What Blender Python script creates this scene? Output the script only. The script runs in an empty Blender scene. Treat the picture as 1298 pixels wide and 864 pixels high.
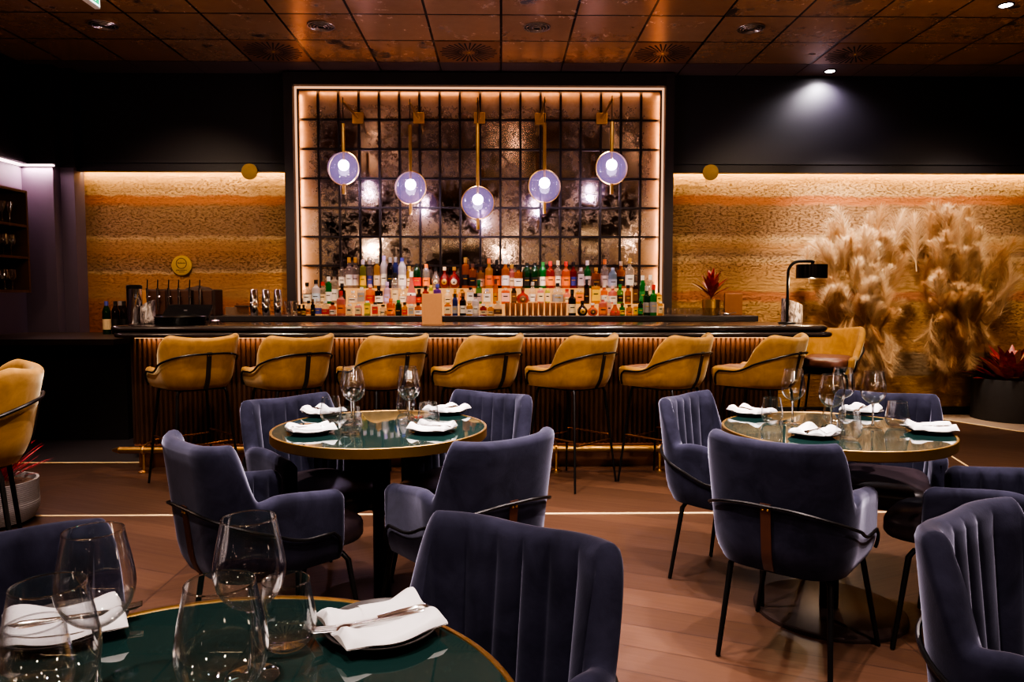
import bpy, math, random
from mathutils import Vector, Matrix, Quaternion
random.seed(7)
C = bpy.context.scene.collection
PI = math.pi
R = math.radians

# ------------------------------------------------------------------ survey
FPX, PIT, YAW, EYE = 920.985, .0631, .0147, 1.2863
def ray(px, py):
    x = (px-649)/FPX; u = (432-py)/FPX
    cp, sp = math.cos(PIT), math.sin(PIT)
    y = cp+u*sp; z = -sp+u*cp
    c, s = math.cos(YAW), math.sin(YAW)
    return (x*c+y*s, -x*s+y*c, z)
def on_z(px, py, z):
    r = ray(px, py); t = (z-EYE)/r[2]; return Vector((r[0]*t, r[1]*t, z))
def on_y(px, py, Y):
    r = ray(px, py); t = Y/r[1]; return Vector((r[0]*t, Y, EYE+r[2]*t))

# ------------------------------------------------------------------ mesh kit
class M:
    def __init__(s): s.v = []; s.f = []
    def add(s, v, f):
        n = len(s.v); s.v += [tuple(a) for a in v]; s.f += [tuple(i+n for i in q) for q in f]; return s
    def box(s, x0, x1, y0, y1, z0, z1):
        v = [(x0,y0,z0),(x1,y0,z0),(x1,y1,z0),(x0,y1,z0),(x0,y0,z1),(x1,y0,z1),(x1,y1,z1),(x0,y1,z1)]
        return s.add(v, [(3,2,1,0),(4,5,6,7),(0,1,5,4),(1,2,6,5),(2,3,7,6),(3,0,4,7)])
    def rbox(s, x0, x1, y0, y1, z0, z1, b=.004):
        # box with chamfered edges
        xs = (x0, x0+b, x1-b, x1); 
        import itertools
        pts = {}
        v = []
        def p(x, y, z):
            k = (round(x,6), round(y,6), round(z,6))
            if k not in pts: pts[k] = len(v); v.append((x,y,z))
            return pts[k]
        f = []
        a0,a1,b0,b1,c0,c1 = x0+b,x1-b,y0+b,y1-b,z0+b,z1-b
        f.append((p(a0,b0,z1),p(a1,b0,z1),p(a1,b1,z1),p(a0,b1,z1)))
        f.append((p(a0,b1,z0),p(a1,b1,z0),p(a1,b0,z0),p(a0,b0,z0)))
        f.append((p(a0,y0,c0),p(a1,y0,c0),p(a1,y0,c1),p(a0,y0,c1)))
        f.append((p(a1,y1,c0),p(a0,y1,c0),p(a0,y1,c1),p(a1,y1,c1)))
        f.append((p(x0,b1,c0),p(x0,b0,c0),p(x0,b0,c1),p(x0,b1,c1)))
        f.append((p(x1,b0,c0),p(x1,b1,c0),p(x1,b1,c1),p(x1,b0,c1)))
        f.append((p(a0,y0,c1),p(a1,y0,c1),p(a1,b0,z1),p(a0,b0,z1)))
        f.append((p(a1,y1,c1),p(a0,y1,c1),p(a0,b1,z1),p(a1,b1,z1)))
        f.append((p(a0,b0,z0),p(a1,b0,z0),p(a1,y0,c0),p(a0,y0,c0)))
        f.append((p(a1,b1,z0),p(a0,b1,z0),p(a0,y1,c0),p(a1,y1,c0)))
        f.append((p(x0,b0,c1),p(a0,b0,z1),p(a0,b1,z1),p(x0,b1,c1)))
        f.append((p(a1,b0,z1),p(x1,b0,c1),p(x1,b1,c1),p(a1,b1,z1)))
        f.append((p(a0,b0,z0),p(x0,b0,c0),p(x0,b1,c0),p(a0,b1,z0)))
        f.append((p(x1,b0,c0),p(a1,b0,z0),p(a1,b1,z0),p(x1,b1,c0)))
        f.append((p(x0,b0,c0),p(a0,y0,c0),p(a0,y0,c1),p(x0,b0,c1)))
        f.append((p(a1,y0,c0),p(x1,b0,c0),p(x1,b0,c1),p(a1,y0,c1)))
        f.append((p(x1,b1,c0),p(a1,y1,c0),p(a1,y1,c1),p(x1,b1,c1)))
        f.append((p(a0,y1,c0),p(x0,b1,c0),p(x0,b1,c1),p(a0,y1,c1)))
        for (X,A) in ((x0,a0),(x1,a1)):
            for (Y,B) in ((y0,b0),(y1,b1)):
                for (Z,D) in ((z0,c0),(z1,c1)):
                    t = (p(X,B,D),p(A,Y,D),p(A,B,Z)); f.append(t)
        return s.add(v, f)
    def tube(s, pts, r, n=8, cap=True):
        pts = [Vector(p) for p in pts]
        rr = r if isinstance(r, (list, tuple)) else [r]*len(pts)
        v = []; f = []; nrm = None
        for i, p in enumerate(pts):
            a = pts[max(i-1,0)]; b = pts[min(i+1,len(pts)-1)]
            t = (b-a).normalized()
            if nrm is None:
                nrm = t.orthogonal().normalized()
            else:
                nrm = (nrm - t*nrm.dot(t)).normalized()
            bn = t.cross(nrm)
            for k in range(n):
                an = 2*PI*k/n
                v.append(p + (nrm*math.cos(an)+bn*math.sin(an))*rr[i])
        for i in range(len(pts)-1):
            for k in range(n):
                k2 = (k+1) % n
                f.append((i*n+k, i*n+k2, (i+1)*n+k2, (i+1)*n+k))
        if cap:
            f.append(tuple(range(n-1,-1,-1))); m = (len(pts)-1)*n; f.append(tuple(m+k for k in range(n)))
        return s.add(v, f)
    def ring(s, c, r, t, axis='Z', n=40, m=8):
        v = []; f = []
        for i in range(n):
            a = 2*PI*i/n
            for k in range(m):
                b = 2*PI*k/m; q = r+t*math.cos(b); h = t*math.sin(b)
                p = (q*math.cos(a), q*math.sin(a), h)
                if axis == 'Y': p = (p[0], p[2], p[1])
                if axis == 'X': p = (p[2], p[0], p[1])
                v.append((c[0]+p[0], c[1]+p[1], c[2]+p[2]))
        for i in range(n):
            for k in range(m):
                f.append((i*m+k, ((i+1)%n)*m+k, ((i+1)%n)*m+(k+1)%m, i*m+(k+1)%m))
        return s.add(v, f)
    def lathe(s, prof, c=(0,0,0), n=32, sq=0, cap0=False, cap1=False, sx=1, sy=1):
        v = []; f = []
        for (r, z) in prof:
            for k in range(n):
                a = 2*PI*k/n + (PI/4 if sq else 0)
                x, y = math.cos(a), math.sin(a)
                if sq:
                    e = max(abs(x),abs(y)); q = sq*1/e+(1-sq); x *= q*.86; y *= q*.86
                    if sq:
                        x, y = x, y
                v.append((c[0]+x*r*sx, c[1]+y*r*sy, c[2]+z))
        for i in range(len(prof)-1):
            for k in range(n):
                k2 = (k+1) % n
                f.append((i*n+k, i*n+k2, (i+1)*n+k2, (i+1)*n+k))
        if cap0: f.append(tuple(range(n-1,-1,-1)))
        if cap1: m = (len(prof)-1)*n; f.append(tuple(m+k for k in range(n)))
        return s.add(v, f)
    def sphere(s, c, r, n=24, m=14, sc=(1,1,1)):
        prof = [(max(1e-4, r*math.sin(PI*i/m)), -r*math.cos(PI*i/m)) for i in range(m+1)]
        o = M().lathe(prof, (0,0,0), n)
        return s.add([(c[0]+x*sc[0], c[1]+y*sc[1], c[2]+z*sc[2]) for x,y,z in o.v], o.f)
    def poly(s, outline, z0, z1):      # extruded outline in XY
        n = len(outline)
        v = [(x,y,z0) for x,y in outline]+[(x,y,z1) for x,y in outline]
        f = [tuple(range(n-1,-1,-1)), tuple(range(n,2*n))]+[(i,(i+1)%n,n+(i+1)%n,n+i) for i in range(n)]
        return s.add(v, f)
    def grid(s, fn, nu, nv, cu=False):
        v = [fn(i/nu if not cu else i/nu, j/nv) for i in range(nu if cu else nu+1) for j in range(nv+1)]
        f = []
        W = nv+1; U = nu if cu else nu+1
        for i in range(nu):
            i2 = (i+1) % U
            for j in range(nv): f.append((i*W+j, i2*W+j, i2*W+j+1, i*W+j+1))
        return s.add(v, f)
    def move(s, mat):
        s.v = [tuple(mat @ Vector(p)) for p in s.v]; return s
    def build(s, name, mat, parent=None, smooth=True, label=None, loc=None, angle=40):
        me = bpy.data.meshes.new(name); me.from_pydata(s.v, [], s.f); me.update()
        if mat: me.materials.append(mat)
        if smooth:
            for p in me.polygons: p.use_smooth = True
            try: me.set_sharp_from_angle(angle=R(angle))
            except Exception: pass
        o = bpy.data.objects.new(name, me); C.objects.link(o)
        if parent: o.parent = parent
        if label: o['label'] = label
        if loc: o.location = loc
        return o
def tag(o, label, cat, group=None, kind=None):
    o['label'] = label; o['category'] = cat
    if group: o['group'] = group
    if kind: o['kind'] = kind
    return o
def thing(name, label, cat, loc=(0,0,0), rz=0, group=None):
    o = bpy.data.objects.new(name, None); C.objects.link(o)
    o.location = loc; o.rotation_euler = (0,0,rz); o.empty_display_size = .1
    return tag(o, label, cat, group)
def struct(o):
    o['kind'] = 'structure'; return o
def copy_tree(o, parent=None):
    c = o.copy(); C.objects.link(c)
    if parent: c.parent = parent
    for ch in list(o.children): copy_tree(ch, c)
    return c
_first = {}
def place(key, maker, label, loc, rz=0, group=None, scale=None):
    """first call builds the thing, later calls copy it with its parts"""
    if key not in _first: o = _first[key] = maker()
    else: o = copy_tree(_first[key])
    o['label'] = label; o.location = loc; o.rotation_euler = (0,0,rz)
    if group: o['group'] = group
    if scale: o.scale = (scale,)*3
    return o

# ------------------------------------------------------------------ materials
class NT:
    def __init__(s, name):
        s.m = bpy.data.materials.new(name); s.m.use_nodes = True; s.t = s.m.node_tree; s.t.nodes.clear()
        s.out = s.n('ShaderNodeOutputMaterial')
    def n(s, typ, **kw):
        x = s.t.nodes.new(typ)
        for k, v in kw.items():
            if k.startswith('_'): setattr(x, k[1:], v)
        return x
    def l(s, a, b): s.t.links.new(a, b)
    def val(s, sock, v):
        if hasattr(v, 'is_output') or isinstance(v, bpy.types.NodeSocket): s.l(v, sock)
        else: sock.default_value = v
    def math(s, op, a, b=None, c=None, clamp=False):
        x = s.n('ShaderNodeMath'); x.operation = op; x.use_clamp = clamp
        for i, q in enumerate((a,b,c)):
            if q is not None: s.val(x.inputs[i], q)
        return x.outputs[0]
    def mix(s, f, a, b):
        x = s.n('ShaderNodeMix'); x.data_type = 'RGBA'
        s.val(x.inputs['Factor'], f); s.val(x.inputs[6], a); s.val(x.inputs[7], b)
        return x.outputs[2]
    def noise(s, vec, scale, detail=4, rough=.5, dist=0):
        x = s.n('ShaderNodeTexNoise'); x.inputs['Scale'].default_value = scale; x.inputs['Detail'].default_value = detail
        x.inputs['Roughness'].default_value = rough; x.inputs['Distortion'].default_value = dist
        if vec is not None: s.l(vec, x.inputs['Vector'])
        return x.outputs['Fac']
    def obj(s): return s.n('ShaderNodeTexCoord').outputs['Object']
    def xyz(s, vec):
        x = s.n('ShaderNodeSeparateXYZ'); s.l(vec, x.inputs[0]); return x.outputs
    def comb(s, x, y, z):
        c = s.n('ShaderNodeCombineXYZ')
        for i, q in enumerate((x,y,z)): s.val(c.inputs[i], q)
        return c.outputs[0]
    def scale(s, vec, sc):
        m = s.n('ShaderNodeMapping'); m.inputs['Scale'].default_value = sc; s.l(vec, m.inputs['Vector']); return m.outputs[0]
    def ramp(s, f, stops, interp='LINEAR'):
        r = s.n('ShaderNodeValToRGB'); e = r.color_ramp; e.interpolation = interp
        while len(e.elements) < len(stops): e.elements.new(.5)
        for el, (p, c) in zip(e.elements, stops):
            el.position = p; el.color = c if len(c) == 4 else (*c, 1)
        s.l(f, r.inputs[0]); return r.outputs[0]
    def bump(s, h, strength=.3, dist=.01):
        b = s.n('ShaderNodeBump'); b.inputs['Strength'].default_value = strength; b.inputs['Distance'].default_value = dist
        s.l(h, b.inputs['Height']); return b.outputs[0]
    def pbr(s, col=None, rough=.5, metal=0, normal=None, **kw):
        p = s.n('ShaderNodeBsdfPrincipled')
        if col is not None: s.val(p.inputs['Base Color'], (*col,1) if isinstance(col, tuple) and len(col)==3 else col)
        s.val(p.inputs['Roughness'], rough); s.val(p.inputs['Metallic'], metal)
        for k, v in kw.items(): s.val(p.inputs[k.replace('_',' ')], (*v,1) if isinstance(v, tuple) and len(v)==3 else v)
        if normal is not None: s.l(normal, p.inputs['Normal'])
        return p.outputs[0]
    def done(s, sh): s.l(sh, s.out.inputs[0]); return s.m
def plain(name, col, rough=.5, metal=0, var=.15, scale=30, **kw):
    t = NT(name); nz = t.noise(t.obj(), scale, 3)
    a = tuple(c*(1-var) for c in col)+(1,); b = tuple(min(1,c*(1+var)) for c in col)+(1,)
    return t.done(t.pbr(t.mix(nz, a, b), rough, metal, **kw))
def emit(name, col, power):
    t = NT(name); e = t.n('ShaderNodeEmission'); e.inputs[0].default_value = (*col,1); e.inputs[1].default_value = power
    return t.done(e.outputs[0])
def velvet(name, dark, light, sheen, tint):
    t = NT(name); o = t.obj()
    nz = t.noise(o, 9, 5, .6, .6); fine = t.noise(o, 260, 2)
    f = t.ramp(nz, [(.35,(0,0,0)),(.7,(1,1,1))])
    col = t.mix(f, (*dark,1), (*light,1))
    nm = t.bump(t.math('ADD', t.math('MULTIPLY', nz, .6), t.math('MULTIPLY', fine, .15)), .25, .006)
    return t.done(t.pbr(col, .85, 0, nm, Sheen_Weight=sheen, Sheen_Roughness=.35, Sheen_Tint=tint, Specular_IOR_Level=.1))
def thin_glass(name, tint=(1,1,1), gloss=1., base=.05, rough=0.0, body=0., bodycol=None):
    t = NT(name)
    lw = t.n('ShaderNodeLayerWeight'); lw.inputs[0].default_value = .5
    fac = t.math('ADD', t.math('MULTIPLY', t.math('POWER', lw.outputs['Facing'], 2.6), .9*gloss), base, clamp=True)
    tr = t.n('ShaderNodeBsdfTransparent'); tr.inputs[0].default_value = (*tint,1)
    gl = t.n('ShaderNodeBsdfGlossy'); gl.inputs[0].default_value = (1,1,1,1); gl.inputs['Roughness'].default_value = rough
    inner = tr.outputs[0]
    if body:
        tl = t.n('ShaderNodeBsdfTranslucent'); tl.inputs[0].default_value = (*bodycol,1)
        df = t.n('ShaderNodeBsdfDiffuse'); df.inputs[0].default_value = (*bodycol,1)
        m0 = t.n('ShaderNodeMixShader'); m0.inputs[0].default_value = .4; t.l(tl.outputs[0], m0.inputs[1]); t.l(df.outputs[0], m0.inputs[2])
        m1 = t.n('ShaderNodeMixShader'); m1.inputs[0].default_value = body
        t.l(tr.outputs[0], m1.inputs[1]); t.l(m0.outputs[0], m1.inputs[2]); inner = m1.outputs[0]
    mx = t.n('ShaderNodeMixShader'); t.l(fac, mx.inputs[0]); t.l(inner, mx.inputs[1]); t.l(gl.outputs[0], mx.inputs[2])
    return t.done(mx.outputs[0])

NAVY = velvet('navy_velvet', (.011,.011,.021), (.025,.025,.045), .5, (.68,.68,.90))
GOLDV = velvet('mustard_velvet', (.27,.142,.032), (.41,.225,.066), .5, (1.,.88,.6))
LEATHER = plain('dark_leather', (.028,.018,.022), .38, 0, .3, 18)
LEATHER_BR = plain('brown_leather', (.12,.045,.028), .38, 0, .25, 18)
STRAP = plain('tan_strap', (.065,.022,.011), .5, 0, .2, 30)
STRAP_BK = plain('black_strap', (.012,.010,.009), .5, 0, .2, 30)
BLACK = plain('black_metal', (.012,.011,.011), .38, .6, .2, 20)
BRONZE = plain('bronze_metal', (.18,.085,.04), .32, .9, .2, 25)
BRASS = plain('brass', (.72,.46,.16), .28, 1, .12, 25)
BRASS_DULL = plain('dull_brass', (.36,.22,.07), .42, 1, .2, 18)
CHROME = plain('chrome', (.75,.72,.70), .12, 1, .06, 10)
COPPER = plain('copper', (.85,.40,.22), .28, .65, .08, 12)
WHITE = plain('white_linen', (.72,.70,.69), .85, 0, .04, 60)
PLATE = plain('dark_stoneware', (.055,.048,.046), .35, 0, .2, 40)
GREEN = plain('green_glass_top', (.011,.032,.029), .03, 0, .08, 6, Specular_IOR_Level=.9, Coat_Weight=.6, Coat_Roughness=.02)
DARKP = plain('dark_navy_paint', (.006,.005,.008), .5, 0, .2, 3)
PURPLE = plain('aubergine_paint', (.10,.075,.11), .6, 0, .08, 3)
DARKWOOD = plain('dark_wood', (.03,.017,.011), .4, 0, .35, 12)
BARTOP = plain('bar_top', (.022,.017,.016), .22, 0, .25, 8, Coat_Weight=.4, Coat_Roughness=.1)
STEELTOP = plain('grey_counter', (.05,.045,.05), .3, .3, .15, 8)
KRAFT = plain('kraft_board', (.33,.15,.055), .8, 0, .1, 90)
GLASS = thin_glass('clear_glass', (.985,.985,.99), 1., .06)
GLASSD = thin_glass('distant_glass', (.97,.97,.97), 1., .16)
def solid_glass():
    t = NT('solid_glass'); g = t.n('ShaderNodeBsdfGlass'); g.inputs['IOR'].default_value = 1.5; g.inputs['Roughness'].default_value = 0
    g.inputs[0].default_value = (.98,.98,.99,1); return t.done(g.outputs[0])
SOLID = solid_glass()
LED_WARM = emit('warm_led', (1.,.62,.25), 14)
LED_PEACH = emit('peach_led', (1.,.66,.42), 9)
LED_PINK = emit('pink_led', (1.,.72,.72), 3)

# ------------------------------------------------------------------ room shell
CEIL = 3.537; TW = .6027; TY0 = 6.0056
XL, XR, YB, YF = -4.78, 6.6, 7.80, -3.6

def floor_mat():
    t = NT('chevron_oak'); o = t.obj(); X = t.xyz(o)
    w = 1.5
    fx = t.math('SUBTRACT', t.math('PINGPONG', X[0], w), w/2)
    v = t.math('ADD', X[1], t.math('MULTIPLY', fx, .42))
    row = t.math('DIVIDE', v, .19)
    idx = t.math('FLOOR', row); fr = t.math('FRACT', row)
    col = t.math('FLOOR', t.math('DIVIDE', X[0], w))
    wn = t.n('ShaderNodeTexWhiteNoise'); wn.noise_dimensions = '2D'
    t.l(t.comb(idx, col, 0.), wn.inputs['Vector'])
    # grain along the plank
    rnd = t.math('MULTIPLY', wn.outputs['Value'], 9.)
    gv = t.comb(t.math('MULTIPLY', fx, 1.6), t.math('MULTIPLY', v, 26.), rnd)
    grain = t.noise(gv, 1.5, 6, .65, .8)
    cloud = t.noise(o, 1.6, 4)
    base = t.mix(wn.outputs['Value'], (.036,.0175,.0095,1), (.082,.040,.022,1))
    base = t.mix(t.math('MULTIPLY', t.ramp(grain, [(.35,(0,0,0)),(.75,(1,1,1))]), .55), base, (.05,.023,.016,1))
    base = t.mix(t.math('MULTIPLY', cloud, .35), base, (.062,.033,.022,1))
    gap = t.math('MINIMUM', fr, t.math('SUBTRACT', 1., fr))
    gapm = t.math('LESS_THAN', gap, .018)
    fxe = t.math('SUBTRACT', w/2, t.math('ABSOLUTE', fx)); gapx = t.math('LESS_THAN', fxe, .004)
    g = t.math('MAXIMUM', gapm, gapx)
    base = t.mix(t.math('MULTIPLY', g, .6), base, (.02,.01,.008,1))
    nm = t.bump(t.math('SUBTRACT', t.math('MULTIPLY', grain, .3), g), .18, .003)
    rough = t.math('ADD', .30, t.math('MULTIPLY', grain, .22))
    return t.done(t.pbr(base, rough, 0, nm, Specular_IOR_Level=.45))
struct(M().box(XL-.2, XR+.2, YF-.2, YB+.4, -.12, 0).build('floor', floor_mat(), smooth=False))
# brass inlay strips and the darker zones behind the bar line
BRASSLINE = plain('brass_inlay', (1.,.72,.38), .45, .25, .05, 20)
struct(M().box(-4.7, 6.5, 4.20, 4.216, -.01, .0035).build('trim_1', BRASSLINE, smooth=False))
struct(M().box(-4.7, -2.74, 5.56, 5.578, -.01, .0035).build('trim_2', BRASSLINE, smooth=False))
CARPET = plain('dark_floor_tile', (.035,.028,.030), .6, 0, .25, 14)
struct(M().box(-4.75, -2.74, 5.578, 7.7, -.02, .003).build('floor_left_bay', CARPET, smooth=False))
STONE = plain('pale_stone_floor', (.30,.22,.17), .45, 0, .3, 5)
struct(M().poly([(4.55,7.5),(4.9,6.75),(6.55,5.5),(6.55,7.72),(4.55,7.72)], -.02, .003).build('floor_right_bay', STONE, smooth=False))
a = on_z(1204,577,0); b = on_z(1225,590,0)
struct(M().poly([(4.55,7.5),(4.9,6.75),(6.55,5.5),(6.55,5.48),(4.88,6.735),(4.53,7.49)], -.01, .0045).build('trim_3', BRASSLINE, smooth=False))
d = (b-a).normalized(); pz = Vector((-d.y,d.x,0))*.008
e0 = a-d*.5; e1 = b+d*1.0
struct(M().poly([tuple((e0-pz)[:2]),tuple((e1-pz)[:2]),tuple((e1+pz)[:2]),tuple((e0+pz)[:2])], -.01, .0035).build('trim_4', BRASSLINE, smooth=False))

def ceil_mat():
    t = NT('copper_ceiling_tiles'); o = t.obj(); X = t.xyz(o)
    tx = t.math('DIVIDE', X[0], TW); ty = t.math('DIVIDE', t.math('SUBTRACT', X[1], TY0), TW)
    fx = t.math('FRACT', tx); fy = t.math('FRACT', ty)
    ex = t.math('MINIMUM', fx, t.math('SUBTRACT', 1., fx)); ey = t.math('MINIMUM', fy, t.math('SUBTRACT', 1., fy))
    line = t.math('LESS_THAN', t.math('MINIMUM', ex, ey), .016)
    wn = t.n('ShaderNodeTexWhiteNoise'); wn.noise_dimensions = '2D'
    t.l(t.comb(t.math('FLOOR', tx), t.math('FLOOR', ty), 0.), wn.inputs['Vector'])
    off = t.n('ShaderNodeVectorMath'); off.operation = 'ADD'; t.l(o, off.inputs[0]); t.l(wn.outputs['Color'], off.inputs[1])
    big = t.noise(off.outputs[0], 2.6, 7, .68, .4); mid = t.noise(off.outputs[0], 11, 6, .7)
    patch = t.ramp(t.math('ADD', t.math('MULTIPLY', big, .75), t.math('MULTIPLY', mid, .25)), [(.57,(0,0,0)),(.61,(1,1,1))])
    col = t.mix(mid, (.38,.195,.095,1), (.60,.36,.19,1))
    col = t.mix(t.math('MULTIPLY', wn.outputs['Value'], .35), col, (.22,.10,.05,1))
    col = t.mix(patch, col, (.012,.009,.008,1))
    col = t.mix(line, col, (.01,.008,.007,1))
    rough = t.math('ADD', .16, t.math('ADD', t.math('MULTIPLY', mid, .16), t.math('MULTIPLY', patch, .25)))
    # every tile hangs with its own tiny tilt
    nm = t.bump(t.math('ADD', t.math('MULTIPLY', mid, .25), t.math('MULTIPLY', t.math('SUBTRACT', 1., line), .9)), .22, .004)
    metal = t.math('SUBTRACT', .55, t.math('MULTIPLY', patch, .5))
    return t.done(t.pbr(col, rough, metal, nm))
struct(M().box(XL-.2, XR+.2, YF-.2, 7.211, CEIL, CEIL+.12).build('ceiling', ceil_mat(), smooth=False))
EDGE = plain('plain_ceiling_panel', (.13,.085,.075), .45, .3, .15, 4)
m = M()
for i in range(-8, 11):
    m.box(i*TW+.006, (i+1)*TW-.006, 7.22, 7.60, CEIL+.002, CEIL+.05)
struct(m.build('ceiling_edge', EDGE, smooth=False))
struct(M().box(XL-.2, XR+.2, 7.211, 8.2, CEIL+.03, CEIL+.12).build('ceiling_back', DARKP, smooth=False))

def earth_mat():
    t = NT('rammed_earth'); o = t.obj(); X = t.xyz(o)
    wob = t.noise(t.scale(o, (1.,1.,.4)), 1.1, 3); wob2 = t.noise(t.scale(o,(1,1,1.)), 7, 5, .6)
    z = t.math('ADD', X[2], t.math('ADD', t.math('MULTIPLY', t.math('SUBTRACT', wob, .5), .07), t.math('MULTIPLY', t.math('SUBTRACT', wob2, .5), .07)))
    zn = t.math('DIVIDE', z, 2.7)
    # left bay turns red below the tan lift
    left = t.math('LESS_THAN', X[0], 0.)
    def st(bands): return [(h/2.7, c) for h, c in bands]
    tan=(.43,.245,.12); gold=(.45,.265,.11); red=(.42,.17,.08); brn=(.30,.185,.11); pale=(.54,.37,.21); gry=(.25,.17,.10); org=(.43,.23,.10)
    right = st([(0,gold),(.02,(.36,.19,.045)),(.40,(.34,.18,.05)),(.43,gry),(.66,gry),(.69,org),(1.20,gold),(1.23,red),(1.31,red),(1.33,gold),(1.60,tan),(1.66,pale),(1.70,brn),(1.80,tan),(1.88,pale),(1.93,brn),(2.22,brn),(2.25,red),(2.31,red),(2.34,pale),(2.6,gold)])
    lft = st([(0,red),(.6,red),(.9,(.40,.13,.04)),(1.18,red),(1.22,(.46,.19,.07)),(1.27,tan),(1.50,(.44,.22,.09)),(1.52,pale),(1.56,brn),(1.72,(.37,.19,.09)),(1.84,tan),(1.88,pale),(1.91,brn),(2.2,brn),(2.24,red),(2.31,red),(2.33,pale),(2.6,gold)])
    c = t.mix(left, t.ramp(zn, right), t.ramp(zn, lft))
    grit = t.noise(t.scale(o,(1,1,2.2)), 24, 8, .75); strat = t.noise(t.scale(o,(1.2,1.2,14)), 2.4, 5, .6)
    c = t.mix(t.math('MULTIPLY', t.ramp(strat, [(.4,(0,0,0)),(.65,(1,1,1))]), .22), c, (.24,.13,.06,1))
    # crumbling pits, heaviest near the bottom of every lift
    pit_zone = t.ramp(zn, st([(0,(.1,)*3),(.6,(.15,)*3),(.9,(.3,)*3),(1.1,(.55,)*3),(1.2,(.4,)*3),(1.3,(.1,)*3),(1.5,(.2,)*3),(1.56,(.7,)*3),(1.68,(.5,)*3),(1.75,(.1,)*3),(1.88,(.3,)*3),(1.92,(.6,)*3),(2.1,(.75,)*3),(2.22,(.3,)*3),(2.25,(.05,)*3),(2.33,(.3,)*3),(2.36,(1.,)*3),(2.44,(.7,)*3),(2.5,(.1,)*3)]))
    pits = t.math('MULTIPLY', t.ramp(t.noise(t.scale(o,(1,1,2.0)), 30, 12, .8, 0.), [(.53,(0,0,0)),(.585,(1,1,1))]), pit_zone)
    c = t.mix(t.math('MULTIPLY', pits, .55), c, (.10,.045,.02,1))
    c = t.mix(t.math('MULTIPLY', t.ramp(grit, [(.3,(1,1,1)),(.5,(0,0,0))]), .35), c, (.2,.10,.04,1))
    h = t.math('SUBTRACT', t.math('ADD', t.math('MULTIPLY', grit, .5), t.math('MULTIPLY', strat, .7)), t.math('MULTIPLY', pits, 1.1))
    return t.done(t.pbr(c, .95, 0, t.bump(h, 1., .03), Specular_IOR_Level=.05))
EARTH = earth_mat()
YE = 7.70
struct(M().box(-4.34, -2.09, YE, YE+.2, 0, 2.80).build('wall_back_left', EARTH, smooth=False))
struct(M().box(1.69, XR, YE, YE+.2, 0, 2.80).build('wall_back_right', EARTH, smooth=False))
struct(M().box(-4.9, XR+.2, YE+.19, YE+.3, 0, CEIL+.1).build('wall_back', DARKP, smooth=False))
struct(M().box(1.69, XR, YE-.02, YE+.02, 0, .09).build('baseboard_right', plain('black_skirting', (.012,.01,.01), .5), smooth=False))
# dark upper wall, stepped at the bottom, hiding the cove light
zc0 = on_y(250,217,7.56).z
NAVYWALL = plain('midnight_wall', (.009,.007,.014), .55, 0, .15, 3)
for nm, x0, x1 in (('left', -4.9, -2.15), ('right', 1.75, XR+.1)):
    m = M().box(x0, x1, 7.60, YE+.2, zc0+.09, CEIL+.02)
    struct(m.build('wall_upper_'+nm, NAVYWALL, smooth=False))
    m = M().box(x0, x1, 7.575, 7.64, zc0, zc0+.10).box(x0, x1, 7.56, 7.60, zc0+.085, zc0+.115).box(x0, x1, 7.585, YE+.05, zc0+.07, zc0+.10)
    struct(m.build('trim_cove_'+nm, NAVYWALL, smooth=False))
struct(M().box(-4.34, -2.10, 7.645, 7.69, zc0+.012, zc0+.03).build('trim_led_left', LED_WARM, smooth=False))
struct(M().box(1.70, XR, 7.645, 7.69, zc0+.012, zc0+.03).build('trim_led_right', LED_WARM, smooth=False))
# left side: pilaster, side wall and their cove
struct(M().box(-4.98, XL, YF, YB, 0, CEIL+.02).build('wall_left', PURPLE, smooth=False))
struct(M().box(XL-.02, -4.47, 7.40, YB, 0, zc0+.06).box(-4.49, -4.33, 7.52, YB, 0, zc0+.06).build('wall_left_pilaster', PURPLE, smooth=False))
struct(M().box(XL-.02, -4.40, 7.33, YB, zc0+.03, CEIL+.02).box(-4.42,-4.28, 7.45, YB, zc0+.03, CEIL+.02).box(XL-.02, XL+.12, YF, 7.6, zc0+.03, CEIL+.02).build('wall_upper_side', NAVYWALL, smooth=False))
struct(M().box(XL+.01, XL+.06, 2, 7.36, zc0+.015, zc0+.03).box(XL+.05, -4.44, 7.345, 7.385, zc0+.015, zc0+.03).build('trim_led_side', LED_PINK, smooth=False))
WARMWALL = plain('dim_brown_wall', (.06,.035,.022), .7, 0, .3, 2)
struct(M().box(XR, XR+.2, YF, YB, 0, CEIL+.02).build('wall_right', WARMWALL, smooth=False))
struct(M().box(XL-.2, XR+.2, YF-.2, YF, 0, CEIL+.02).build('wall_front', WARMWALL, smooth=False))
struct(M().box(-3.4, 5.4, YF+.01, YF+.06, 2.62, 2.66).build('trim_added_led_front', emit('far_added_led', (1.,.7,.4), 6), smooth=False))  # LED strip added on the unseen wall for warm mirror reflections

# mirror wall with its portal frame
MX0, MX1 = on_y(374.5,112,7.56).x, on_y(840.5,112,7.56).x
MZ1 = on_y(600,112,7.56).z
FR = plain('portal_frame', (.020,.014,.016), .45, 0, .2, 5)
zt = on_y(600,400.3,6.9).z
mirror = thing('mirror_wall', 'large antiqued mirror wall of dark gridded panes behind the bar bottles', 'mirror', (0,7.6,0))
m = M().box(MX0-.10, MX0-.012, -.125, .08, zt+.001, MZ1+.135).box(MX1+.012, MX1+.10, -.125, .08, zt+.001, MZ1+.135).box(MX0-.02, MX1+.02, -.12, .08, MZ1+.012, MZ1+.135)
m.build('portal_frame', FR, mirror, smooth=False)
m = M().box(MX0-.012, MX0+.004, -.045, .03, 1.0, MZ1+.012).box(MX1-.004, MX1+.012, -.045, .03, 1.0, MZ1+.012).box(MX0, MX1, -.045, .03, MZ1-.003, MZ1+.012)
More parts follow.
